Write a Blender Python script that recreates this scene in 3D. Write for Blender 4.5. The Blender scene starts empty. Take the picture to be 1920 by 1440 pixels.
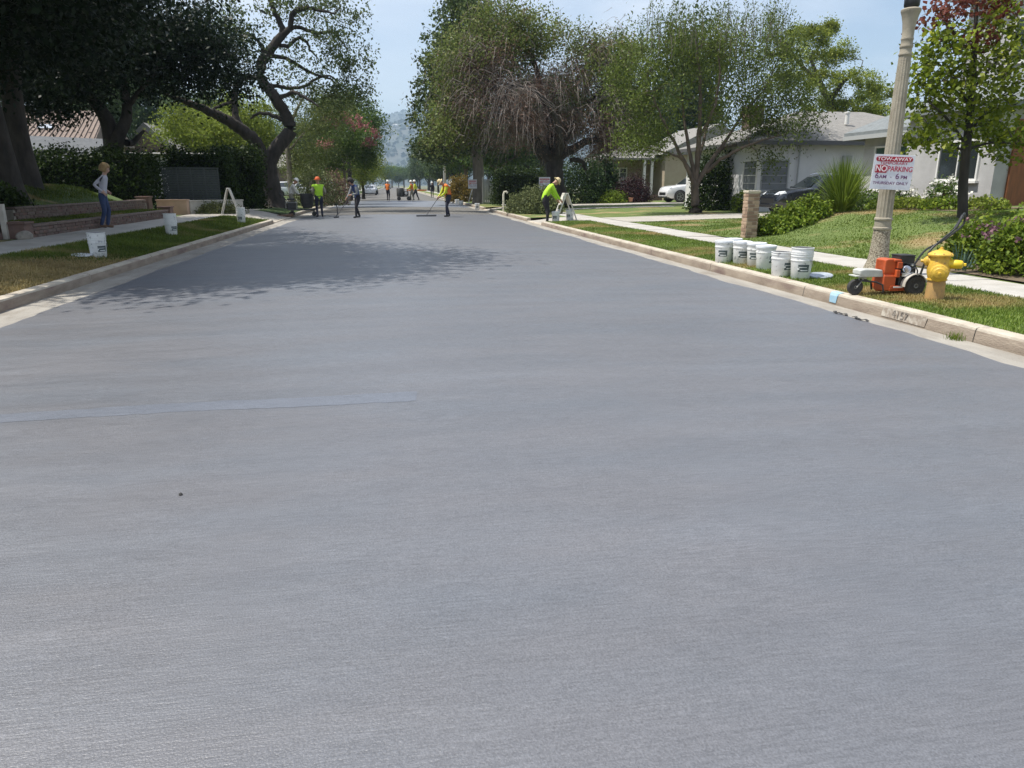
import bpy, bmesh, math, random
import numpy as np
from mathutils import Vector, Matrix

R = math.radians
scene = bpy.context.scene
C = scene.collection

# ------------------------------------------------------------------ camera, sky, sun, exposure
CAM_H = 1.45
PITCH, YAW = R(15.34), R(9.07)
cam_d = bpy.data.cameras.new('camera')
cam = bpy.data.objects.new('camera', cam_d); C.objects.link(cam)
cam.location = (0, 0, CAM_H)
cam.rotation_euler = (R(90) - PITCH, 0, -YAW)
cam_d.sensor_fit = 'HORIZONTAL'; cam_d.sensor_width = 36; cam_d.lens = 25.5
cam_d.clip_start = .05; cam_d.clip_end = 12000
scene.camera = cam

SUN_EL, SUN_AZ = R(65), R(-83)          # azimuth from +Y, clockwise positive
world = bpy.data.worlds.new('World'); scene.world = world; world.use_nodes = True
wn, wl = world.node_tree.nodes, world.node_tree.links
wn.clear()
sky = wn.new('ShaderNodeTexSky'); sky.sky_type = 'NISHITA'; sky.sun_disc = False
sky.sun_elevation = SUN_EL; sky.sun_rotation = SUN_AZ
sky.air_density = 1.0; sky.dust_density = 1.2; sky.ozone_density = 2.2
tc = wn.new('ShaderNodeTexCoord')
mp = wn.new('ShaderNodeMapping'); mp.inputs['Scale'].default_value = (1.0, 1.0, 3.2)
nz = wn.new('ShaderNodeTexNoise'); nz.inputs['Scale'].default_value = 2.2; nz.inputs['Detail'].default_value = 6
nz.inputs['Roughness'].default_value = .55; nz.inputs['Distortion'].default_value = .6
rp = wn.new('ShaderNodeValToRGB')
rp.color_ramp.elements[0].position = .32; rp.color_ramp.elements[0].color = (.12, .12, .12, 1)
rp.color_ramp.elements[1].position = .66; rp.color_ramp.elements[1].color = (.7, .7, .7, 1)
mixs = wn.new('ShaderNodeMixRGB'); mixs.inputs[2].default_value = (7.2, 7.4, 7.9, 1)
bg = wn.new('ShaderNodeBackground'); bg.inputs['Strength'].default_value = .125
wo = wn.new('ShaderNodeOutputWorld')
wl.new(tc.outputs['Generated'], mp.inputs['Vector']); wl.new(mp.outputs[0], nz.inputs['Vector'])
wl.new(nz.outputs['Fac'], rp.inputs[0]); wl.new(rp.outputs[0], mixs.inputs[0])
wl.new(sky.outputs[0], mixs.inputs[1]); wl.new(mixs.outputs[0], bg.inputs['Color']); wl.new(bg.outputs[0], wo.inputs['Surface'])

sun_d = bpy.data.lights.new('sun', 'SUN'); sun_d.energy = 5.0; sun_d.angle = R(.6); sun_d.color = (1, .95, .87)
sun = bpy.data.objects.new('sun', sun_d); C.objects.link(sun)
to_sun = Vector((math.sin(SUN_AZ) * math.cos(SUN_EL), math.cos(SUN_AZ) * math.cos(SUN_EL), math.sin(SUN_EL)))
sun.rotation_euler = to_sun.to_track_quat('Z', 'Y').to_euler()
sun.location = (-20, 0, 40)

scene.view_settings.view_transform = 'Standard'; scene.view_settings.look = 'None'
scene.view_settings.exposure = .35; scene.view_settings.gamma = 1
scene.render.engine = 'CYCLES'
scene.cycles.max_bounces = 6; scene.cycles.transparent_max_bounces = 6; scene.cycles.volume_bounces = 0
scene.cycles.caustics_reflective = False; scene.cycles.caustics_refractive = False
scene.cycles.use_denoising = True; scene.cycles.denoising_prefilter = 'NONE'; scene.cycles.sample_clamp_indirect = 4

# ------------------------------------------------------------------ survey helper: photo pixel -> point in the place
F, HZ = 1360., 347.
_c, _s, _cp, _sp = math.cos(PITCH), math.sin(PITCH), math.cos(YAW), math.sin(YAW)
def _ray(u, v):
    x = (u - 960) / F; y = (720 - v) / F
    f = _c + y * _s; z = -_s + y * _c
    return x * _cp + f * _sp, -x * _sp + f * _cp, z
def at(u, v, Y):
    d = _ray(u, v); t = Y / d[1]
    return np.array((d[0] * t, Y, CAM_H + d[2] * t))

# ------------------------------------------------------------------ materials
MATS = {}
def lin(r, g, b):
    f = lambda c: (c / 255 / 12.92) if c <= 10 else ((c / 255 + .055) / 1.055) ** 2.4
    return (f(r), f(g), f(b), 1)
def mat(name, col, rough=.7, col2=None, scale=6., detail=5, lo=.35, hi=.65, bump=0., bscale=None, metal=0., spec=.5,
        coat=0., coords='Object', stretch=None, col3=None, scale3=1., lo3=.5, hi3=.7, alpha=None, trans=0.):
    m = bpy.data.materials.new(name); m.use_nodes = True; MATS[name] = m
    n, l = m.node_tree.nodes, m.node_tree.links
    p = n['Principled BSDF']
    p.inputs['Base Color'].default_value = (*col[:3], 1); p.inputs['Roughness'].default_value = rough
    p.inputs['Metallic'].default_value = metal; p.inputs['Specular IOR Level'].default_value = spec
    if coat: p.inputs['Coat Weight'].default_value = coat; p.inputs['Coat Roughness'].default_value = .05
    if trans: p.inputs['Transmission Weight'].default_value = trans
    t = None
    def vec():
        nonlocal t
        if t is None:
            if coords == 'World':
                g = n.new('ShaderNodeNewGeometry'); o = g.outputs['Position']
            else:
                g = n.new('ShaderNodeTexCoord'); o = g.outputs['Object']
            if stretch:
                q = n.new('ShaderNodeMapping'); q.inputs['Scale'].default_value = stretch; l.new(o, q.inputs['Vector']); o = q.outputs[0]
            t = o
        return t
    cur = None
    def blend(cur, c2, sc, lo_, hi_, det):
        z = n.new('ShaderNodeTexNoise'); z.inputs['Scale'].default_value = sc; z.inputs['Detail'].default_value = det
        z.inputs['Roughness'].default_value = .6
        l.new(vec(), z.inputs['Vector'])
        r = n.new('ShaderNodeMapRange'); r.inputs['From Min'].default_value = lo_; r.inputs['From Max'].default_value = hi_
        l.new(z.outputs['Fac'], r.inputs['Value'])
        x = n.new('ShaderNodeMixRGB'); l.new(r.outputs[0], x.inputs[0])
        if cur is None: x.inputs[1].default_value = (*col[:3], 1)
        else: l.new(cur, x.inputs[1])
        x.inputs[2].default_value = (*c2[:3], 1)
        return x.outputs[0]
    if col2 is not None: cur = blend(cur, col2, scale, lo, hi, detail)
    if col3 is not None: cur = blend(cur, col3, scale3, lo3, hi3, 4)
    if cur is not None: l.new(cur, p.inputs['Base Color'])
    if bump:
        z = n.new('ShaderNodeTexNoise'); z.inputs['Scale'].default_value = bscale or scale * 3; z.inputs['Detail'].default_value = 5
        l.new(vec(), z.inputs['Vector'])
        b = n.new('ShaderNodeBump'); b.inputs['Strength'].default_value = bump; b.inputs['Distance'].default_value = .02
        l.new(z.outputs['Fac'], b.inputs['Height']); l.new(b.outputs[0], p.inputs['Normal'])
    return m

def leafmat(name, cols, trans=.35, rough=.5, patch=.35, pscale=.5, dry=None, dscale=.6, dlo=.5, dhi=.62, world=False):
    """leaf / blade colour: per-leaf 'rnd' attribute through a ramp, tinted by a slow noise so clumps differ"""
    m = bpy.data.materials.new(name); m.use_nodes = True; MATS[name] = m
    n, l = m.node_tree.nodes, m.node_tree.links
    p = n['Principled BSDF']; p.inputs['Roughness'].default_value = rough; p.inputs['Specular IOR Level'].default_value = .16
    a = n.new('ShaderNodeAttribute'); a.attribute_name = 'rnd'
    r = n.new('ShaderNodeValToRGB'); e = r.color_ramp.elements
    while len(e) < len(cols): e.new(.5)
    for i, c in enumerate(cols):
        e[i].position = i / (len(cols) - 1); e[i].color = (*c[:3], 1)
    l.new(a.outputs['Fac'], r.inputs[0])
    if world:
        g = n.new('ShaderNodeNewGeometry'); vec = g.outputs['Position']
    else:
        g = n.new('ShaderNodeTexCoord'); vec = g.outputs['Object']
    z = n.new('ShaderNodeTexNoise'); z.inputs['Scale'].default_value = pscale; z.inputs['Detail'].default_value = 3
    l.new(vec, z.inputs['Vector'])
    h = n.new('ShaderNodeHueSaturation')
    mr = n.new('ShaderNodeMapRange'); mr.inputs['From Min'].default_value = .3; mr.inputs['From Max'].default_value = .7
    mr.inputs['To Min'].default_value = 1 - patch; mr.inputs['To Max'].default_value = 1 + patch
    l.new(z.outputs['Fac'], mr.inputs['Value']); l.new(mr.outputs[0], h.inputs['Value']); l.new(r.outputs[0], h.inputs['Color'])
    col = h.outputs[0]
    if dry is not None:
        z2 = n.new('ShaderNodeTexNoise'); z2.inputs['Scale'].default_value = dscale; z2.inputs['Detail'].default_value = 4
        l.new(vec, z2.inputs['Vector'])
        m2 = n.new('ShaderNodeMapRange'); m2.inputs['From Min'].default_value = dlo; m2.inputs['From Max'].default_value = dhi
        l.new(z2.outputs['Fac'], m2.inputs['Value'])
        x = n.new('ShaderNodeMixRGB'); l.new(m2.outputs[0], x.inputs[0]); l.new(col, x.inputs[1]); x.inputs[2].default_value = (*dry[:3], 1)
        col = x.outputs[0]
    l.new(col, p.inputs['Base Color'])
    tr = n.new('ShaderNodeBsdfTranslucent'); l.new(col, tr.inputs['Color'])
    mx = n.new('ShaderNodeMixShader'); mx.inputs[0].default_value = trans
    o = n['Material Output']
    l.new(p.outputs[0], mx.inputs[1]); l.new(tr.outputs[0], mx.inputs[2]); l.new(mx.outputs[0], o.inputs['Surface'])
    return m

# --- surfaces
def road_material(name, c1, c2, gain=1.):
    m = bpy.data.materials.new(name); m.use_nodes = True; MATS[name] = m
    n, l = m.node_tree.nodes, m.node_tree.links
    p = n['Principled BSDF']
    g = n.new('ShaderNodeNewGeometry')
    def noise(sx, sy, sc, det, rough=.6, dist=0):
        q = n.new('ShaderNodeMapping'); q.inputs['Scale'].default_value = (sx, sy, 1); l.new(g.outputs['Position'], q.inputs['Vector'])
        q.inputs['Rotation'].default_value = (0, 0, R(-5))
        z = n.new('ShaderNodeTexNoise'); z.inputs['Scale'].default_value = sc; z.inputs['Detail'].default_value = det
        z.inputs['Roughness'].default_value = rough; z.inputs['Distortion'].default_value = dist
        l.new(q.outputs[0], z.inputs['Vector']); return z.outputs['Fac']
    def rng(v, a, b, c, d):
        r = n.new('ShaderNodeMapRange'); r.inputs['From Min'].default_value = a; r.inputs['From Max'].default_value = b
        r.inputs['To Min'].default_value = c; r.inputs['To Max'].default_value = d; l.new(v, r.inputs['Value']); return r.outputs[0]
    def mul(a, b):
        x = n.new('ShaderNodeMath'); x.operation = 'MULTIPLY'; l.new(a, x.inputs[0]); l.new(b, x.inputs[1]); return x.outputs[0]
    big = noise(.35, 1.1, 1., 5, .6, .4)          # squeegee passes lying across the street
    mid = noise(1.2, 7., 1., 4, .6, .3)
    fine = noise(7., 90., 1., 3, .7, .2)          # brush lines
    grit = noise(1, 1, 160., 2)
    scuff = mul(rng(noise(.9, 1.5, .9, 5, .62, .5), .52, .7, 0, 1), rng(noise(5., 14., 3., 4, .75), .42, .66, 0, 1))
    lap = rng(noise(.12, 2.2, 1., 2, .4, .1), .35, .65, .955, 1.045)
    sc1 = n.new('ShaderNodeMath'); sc1.operation = 'MULTIPLY_ADD'; l.new(scuff, sc1.inputs[0]); sc1.inputs[1].default_value = .2; sc1.inputs[2].default_value = 1.
    v = mul(mul(mul(lap, sc1.outputs[0]), mul(rng(big, .3, .7, .95, 1.05), rng(mid, .3, .7, .97, 1.03))), mul(rng(fine, .3, .7, .84, 1.16), rng(grit, .3, .7, .74, 1.26)))
    tint = n.new('ShaderNodeMixRGB'); l.new(rng(noise(.6, 1.6, .8, 3), .4, .65, 0, 1), tint.inputs[0])
    tint.inputs[1].default_value = (*c1, 1); tint.inputs[2].default_value = (*c2, 1)
    h = n.new('ShaderNodeHueSaturation'); l.new(v, h.inputs['Value']); l.new(tint.outputs[0], h.inputs['Color'])
    l.new(h.outputs[0], p.inputs['Base Color'])
    p.inputs['Specular IOR Level'].default_value = .9
    l.new(rng(mid, .3, .7, .42, .5), p.inputs['Roughness'])
    b = n.new('ShaderNodeBump'); b.inputs['Strength'].default_value = .5; b.inputs['Distance'].default_value = .004
    add = n.new('ShaderNodeMath'); l.new(fine, add.inputs[0]); l.new(grit, add.inputs[1])
    l.new(add.outputs[0], b.inputs['Height']); l.new(b.outputs[0], p.inputs['Normal'])
road_material('coated_road', (.118, .12, .131), (.112, .12, .136))
road_material('patch_seal', (.121, .133, .158), (.119, .133, .162))
mat('old_asphalt', (.11, .105, .095), .85, (.15, .143, .13), 1.2, 8, bump=.5, bscale=90, coords='World', col3=(.07, .068, .065), scale3=.35)
mat('second_coat', (.16, .17, .192), .5, (.13, .14, .16), .8, 6, coords='World', stretch=(.4, 2, 1))
mat('concrete', (.46, .44, .4), .85, (.36, .345, .31), 2.2, 8, bump=.25, bscale=60, coords='World', col3=(.33, .3, .255), scale3=.9, lo3=.55, hi3=.75)
mat('kerb_concrete', (.5, .455, .37), .85, (.36, .31, .25), 3., 8, bump=.35, bscale=40, coords='World', col3=(.24, .17, .15), scale3=1.1, lo3=.58, hi3=.75)
mat('gutter_concrete', (.34, .32, .28), .85, (.25, .23, .2), 2., 8, bump=.3, bscale=50, coords='World', stretch=(2, .7, 1), col3=(.2, .17, .135), scale3=1.3, lo3=.55, hi3=.75)
mat('driveway_concrete', (.42, .39, .34), .85, (.33, .31, .27), 1.2, 8, coords='World', bump=.2, bscale=60)
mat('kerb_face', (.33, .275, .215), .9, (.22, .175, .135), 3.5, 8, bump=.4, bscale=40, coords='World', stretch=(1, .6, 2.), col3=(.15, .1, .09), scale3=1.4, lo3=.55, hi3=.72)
mat('kerb_blue', (.2, .42, .58), .7, (.36, .5, .58), 9., 5)
mat('kerb_white', (.5, .46, .39), .85, (.3, .25, .2), 16., 7, lo=.36, hi=.54)
mat('kerb_digit', (.12, .11, .1), .85, (.36, .32, .27), 26., 6, lo=.42, hi=.6)
mat('soil', (.1, .075, .05), .95, (.16, .12, .075), 5., 6, coords='World', bump=.6, bscale=30)
mat('lawn', (.095, .138, .03), .95, (.125, .168, .04), 1.3, 6, coords='World', bump=.8, bscale=70, col3=(.28, .215, .1), scale3=.55, lo3=.525, hi3=.65)
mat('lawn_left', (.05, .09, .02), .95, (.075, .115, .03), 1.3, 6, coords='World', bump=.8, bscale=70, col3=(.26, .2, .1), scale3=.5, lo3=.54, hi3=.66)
mat('lawn_dry', (.31, .235, .115), .95, (.2, .17, .07), 2.4, 6, coords='World', bump=.8, bscale=70)
mat('far_ground', (.09, .11, .05), .95, (.15, .14, .09), .03, 6, coords='World')
mat('hill', (.05, .065, .055), .95, (.085, .088, .078), .012, 9, coords='World', lo=.42, hi=.62, bump=0)
# --- objects
mat('bucket_plastic', (.76, .77, .76), .38, (.66, .66, .63), 7., 5, lo=.45, hi=.75, coords='World', col3=(.34, .35, .37), scale3=14., lo3=.6, hi3=.68)
mat('lid_plastic', (.74, .77, .8), .4, (.6, .62, .64), 9., 5, lo=.5, hi=.75)
mat('bucket_dark', (.03, .03, .032), .6)
mat('lid_grey', (.4, .44, .5), .35, (.25, .28, .32), 7., 5)
mat('shingle_dark', (.09, .095, .1), .95, (.13, .135, .14), 5., 7, coords='World')
mat('label_dark', (.045, .07, .075), .5, (.09, .11, .11), 20.)
mat('label_white', (.75, .77, .76), .5)
mat('wire', (.45, .45, .46), .35, metal=.9)
mat('hydrant_yellow', (.68, .44, .05), .48, (.54, .33, .05), 13., 7, lo=.4, hi=.68, bump=.2, bscale=70, col3=(.3, .17, .06), scale3=22., lo3=.62, hi3=.7)
mat('hydrant_bright', (.76, .54, .02), .42, (.66, .45, .03), 9., 5)
mat('hydrant_base', (.5, .3, .1), .7, (.36, .23, .1), 14., 6)
mat('blower_orange', (.52, .095, .025), .5, (.38, .07, .022), 7., 6, lo=.45, hi=.72)
mat('engine_black', (.018, .018, .02), .45, (.04, .04, .04), 12.)
mat('grey_metal', (.4, .4, .38), .45, (.28, .28, .26), 8., metal=.5)
mat('chrome', (.62, .65, .7), .25, metal=.9)
mat('chute_grey', (.55, .56, .52), .5, (.4, .41, .38), 6.)
mat('tyre', (.028, .028, .028), .85, (.06, .058, .055), 20., bump=.3, bscale=60)
mat('hub_grey', (.2, .21, .2), .6, (.14, .14, .13), 12.)
mat('fender_white', (.55, .52, .46), .6, (.38, .35, .3), 10.)
mat('handle_black', (.02, .022, .02), .4)
mat('lamp_concrete', (.36, .325, .255), .85, (.27, .24, .185), 5., 8, bump=.35, bscale=70, col3=(.2, .17, .12), scale3=1.6, lo3=.58, hi3=.75)
mat('lamp_pebble', (.44, .39, .3), .9, (.16, .13, .09), 55., 3, lo=.42, hi=.6, bump=.9, bscale=55)
mat('lantern_dark', (.03, .032, .035), .4, metal=.4)
mat('lantern_glass', (.75, .76, .72), .3)
mat('sign_white', (.72, .73, .78), .5, (.62, .63, .7), 6.)
mat('sign_red', (.42, .015, .04), .5, (.3, .012, .03), 8.)
mat('sign_red_ink', (.45, .02, .06), .5); mat('sign_purple_ink', (.16, .06, .16), .5); mat('sign_pale', (.85, .75, .78), .5)
mat('brick', (.185, .125, .1), .9, (.14, .095, .08), 4., 5, bump=.5, bscale=40)
mat('brick_pink', (.215, .16, .135), .9, (.165, .125, .105), 4., 5, bump=.5, bscale=40)
mat('brick_dark', (.15, .1, .085), .9, (.21, .13, .1), 4., 5, bump=.5, bscale=40)
mat('mortar', (.36, .32, .27), .95, (.26, .23, .19), 8., 5)
mat('pillar_brick', (.5, .37, .26), .9, (.36, .25, .17), 5., 5, bump=.5, bscale=40)
mat('pillar_side', (.3, .2, .14), .9, (.24, .16, .11), 5., 5, bump=.5, bscale=40)
mat('pillar_mortar', (.58, .51, .4), .95)
mat('rock', (.36, .33, .28), .9, (.22, .2, .17), 6., 7, bump=.6, bscale=12)
mat('peach_wall', (.55, .38, .27), .9, (.46, .32, .23), 3.)
mat('pale_wall', (.58, .55, .48), .9, (.46, .43, .37), 3., 6)
mat('fence_green', (.05, .06, .058), .6, (.035, .045, .042), 5.)
mat('stucco_grey', (.44, .435, .43), .9, (.36, .355, .35), 1.6, 7, bump=.35, bscale=55, coords='World')
mat('stucco_white', (.68, .68, .675), .9, (.6, .6, .6), 1.2, 6, bump=.2, bscale=60, coords='World')
mat('stucco_tan', (.42, .36, .27), .9, (.36, .3, .22), 1.5, 6, coords='World')
mat('wall_white', (.72, .7, .66), .85, (.6, .58, .54), 1.2, 6, coords='World')
mat('shingle_grey', (.25, .24, .222), .95, (.185, .178, .166), 5., 7, bump=.5, bscale=26, coords='World', stretch=(1, 1, 3))
mat('shingle_slate', (.2, .22, .225), .9, (.15, .165, .17), 5., 7, bump=.5, bscale=26, coords='World', stretch=(1, 1, 3))
mat('tile_red', (.235, .18, .15), .85, (.17, .13, .105), 4., 5)
mat('fascia_dark', (.1, .1, .105), .7); mat('trim_white', (.74, .73, .7), .6, (.66, .65, .62), 4.)
mat('trim_grey', (.36, .37, .37), .7)
mat('door_brown', (.24, .085, .03), .6, (.17, .06, .022), 3., 6, stretch=(6, 6, 1))
mat('door_white', (.68, .7, .74), .5)
mat('glass', (.025, .032, .035), .06, spec=.8, coat=.5)
mat('glass_green', (.05, .09, .075), .1, spec=.8)
mat('blind', (.2, .215, .225), .7, (.15, .16, .17), 3.)
mat('car_black', (.012, .015, .022), .18, coat=1.)
mat('car_white', (.72, .73, .74), .25, coat=1.)
mat('car_silver', (.5, .51, .52), .25, coat=.8)
mat('car_red', (.3, .03, .03), .25, coat=.8)
mat('car_glass', (.02, .028, .035), .04, spec=1., coat=.6)
mat('plastic_black', (.015, .015, .016), .55)
mat('rim', (.4, .41, .42), .3, metal=.8)
mat('headlight', (.7, .73, .76), .12, spec=.9)
mat('barricade', (.72, .7, .64), .55, (.55, .52, .46), 5., 6)
mat('barricade_orange', (.7, .2, .03), .55)
mat('bark_dark', (.06, .05, .042), .95, (.028, .024, .02), 5., 8, bump=1., bscale=16, stretch=(1, 1, .35))
mat('bark_brown', (.15, .115, .085), .95, (.075, .058, .044), 5., 8, bump=1., bscale=16, stretch=(1, 1, .35))
mat('bark_grey', (.24, .205, .165), .9, (.14, .12, .095), 4., 8, bump=.7, bscale=18, stretch=(1, 1, .4))
mat('twig_dead', (.27, .235, .205), .9, (.17, .14, .12), 2., 4)
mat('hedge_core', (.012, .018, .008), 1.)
mat('skin', (.42, .24, .16), .55); mat('skin_fair', (.52, .33, .25), .55); mat('eye', (.02, .015, .012), .3)
mat('hivis', (.42, .72, .03), .75, (.33, .6, .025), 6., 4, bump=.4, bscale=14)
mat('hivis_yellow', (.62, .66, .04), .75, (.5, .55, .03), 6., 4)
mat('vest_orange', (.75, .2, .025), .75, (.6, .14, .02), 6., 4)
mat('cloth_navy', (.02, .022, .04), .9, (.035, .035, .055), 6., 4, bump=.4, bscale=12)
mat('cloth_black', (.014, .013, .018), .9, (.026, .024, .03), 6., 4, bump=.4, bscale=12)
mat('cloth_grey', (.25, .26, .27), .9, (.18, .19, .2), 6., 4); mat('cloth_white', (.66, .64, .58), .85, (.55, .53, .48), 6., 4)
mat('cloth_blue', (.03, .06, .19), .85, (.025, .045, .13), 6., 4); mat('denim', (.045, .07, .16), .9, (.03, .05, .11), 7., 4, bump=.4, bscale=12)
mat('cloth_khaki', (.26, .24, .18), .9); mat('shirt_lilac', (.5, .5, .56), .85, (.42, .42, .48), 6., 4)
mat('shoe_brown', (.14, .08, .045), .7); mat('shoe_black', (.015, .015, .017), .6)
mat('hair_blond', (.38, .26, .12), .7, (.27, .17, .07), 20.); mat('hair_dark', (.02, .016, .014), .7)
mat('hat_white', (.78, .77, .72), .5); mat('hat_straw', (.55, .45, .26), .8); mat('hat_orange', (.6, .12, .03), .7)
mat('tool_metal', (.18, .18, .19), .5, metal=.5); mat('rubber', (.02, .022, .03), .7)
mat('machine_dark', (.035, .036, .036), .55, (.07, .07, .065), 7.)
mat('pole_grey', (.42, .42, .4), .7); mat('gate_grey', (.3, .31, .29), .7)
mat('pipe_pale', (.62, .58, .47), .7); mat('clay', (.4, .2, .12), .85)
mat('petal_white', (.8, .8, .74), .6)
# --- foliage
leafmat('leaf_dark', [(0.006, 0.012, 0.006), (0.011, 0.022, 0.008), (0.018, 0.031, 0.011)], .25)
leafmat('leaf_oak', [(0.050, 0.073, 0.023), (0.084, 0.120, 0.033), (0.150, 0.177, 0.052)], .32)
leafmat('leaf_olive', [(0.076, 0.102, 0.027), (0.125, 0.161, 0.042), (0.201, 0.221, 0.070)], .32)
leafmat('leaf_deadtree', [(0.111, 0.118, 0.044), (0.130, 0.168, 0.044), (0.184, 0.235, 0.058), (0.221, 0.168, 0.086)], .32)
leafmat('leaf_brown', [(0.132, 0.077, 0.060), (0.185, 0.120, 0.088), (0.232, 0.149, 0.111)], .25)
leafmat('leaf_multi', [(0.059, 0.087, 0.019), (0.100, 0.136, 0.025), (0.179, 0.230, 0.044)], .32)
leafmat('leaf_cloud', [(0.101, 0.144, 0.022), (0.203, 0.253, 0.039), (0.365, 0.388, 0.061)], .35)
leafmat('leaf_young', [(0.089, 0.131, 0.013), (0.160, 0.212, 0.020), (0.297, 0.322, 0.033)], .32)
leafmat('leaf_red', [(.1, .035, .028), (.16, .045, .035), (.15, .09, .03)], .4)
leafmat('leaf_bright', [(0.102, 0.137, 0.020), (0.174, 0.227, 0.035), (0.290, 0.329, 0.050)], .4)
leafmat('leaf_mid', [(0.047, 0.089, 0.019), (0.087, 0.145, 0.029), (0.158, 0.218, 0.045)], .32)
leafmat('leaf_far', [(0.040, 0.071, 0.030), (0.069, 0.105, 0.041), (0.101, 0.141, 0.053)], .3)
leafmat('leaf_hill', [(.025, .036, .034), (.04, .055, .05), (.06, .075, .065)], .2)
leafmat('leaf_magnolia', [(0.035, 0.056, 0.018), (0.062, 0.094, 0.026), (0.136, 0.160, 0.059)], .2, rough=.35)
leafmat('leaf_hedge', [(0.011, 0.024, 0.007), (0.028, 0.048, 0.010), (0.061, 0.098, 0.019)], .3)
leafmat('leaf_shrub', [(0.064, 0.109, 0.013), (0.136, 0.203, 0.022), (0.254, 0.312, 0.033)], .32)
leafmat('leaf_rosemary', [(0.088, 0.108, 0.045), (0.138, 0.162, 0.065), (0.200, 0.222, 0.090)], .25)
leafmat('leaf_blue', [(.04, .08, .06), (.07, .125, .09), (.11, .17, .12)], .25)
leafmat('leaf_purple', [(.02, .01, .012), (.045, .02, .025), (.075, .035, .035)], .25)
leafmat('leaf_orange', [(.12, .1, .02), (.2, .15, .03), (.28, .17, .04)], .35)
leafmat('leaf_palm', [(.02, .045, .015), (.04, .075, .02), (.08, .12, .04)], .3)
leafmat('flower_pink', [(.34, .12, .12), (.42, .17, .17), (.4, .22, .21)], .3)
leafmat('flower_mauve', [(.2, .1, .14), (.3, .16, .2), (.36, .22, .24)], .3)
leafmat('flower_white', [(.75, .74, .66), (.8, .79, .72)], .2)
leafmat('blade_flax', [(0.075, 0.120, 0.015), (0.138, 0.204, 0.025), (0.250, 0.312, 0.050)], .35)
leafmat('grass_right', [(0.074, 0.124, 0.019), (0.124, 0.187, 0.029), (0.211, 0.261, 0.051)], .35, patch=.3, pscale=.9, dry=(.36, .28, .12), dscale=.55, dlo=.525, dhi=.65, world=True)
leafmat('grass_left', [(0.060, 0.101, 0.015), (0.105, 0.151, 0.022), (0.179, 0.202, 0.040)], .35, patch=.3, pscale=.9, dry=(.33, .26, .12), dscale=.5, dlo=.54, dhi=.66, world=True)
leafmat('grass_dry', [(.2, .17, .06), (.33, .25, .11), (.42, .34, .17)], .3, patch=.3, pscale=1.2, world=True)

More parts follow.
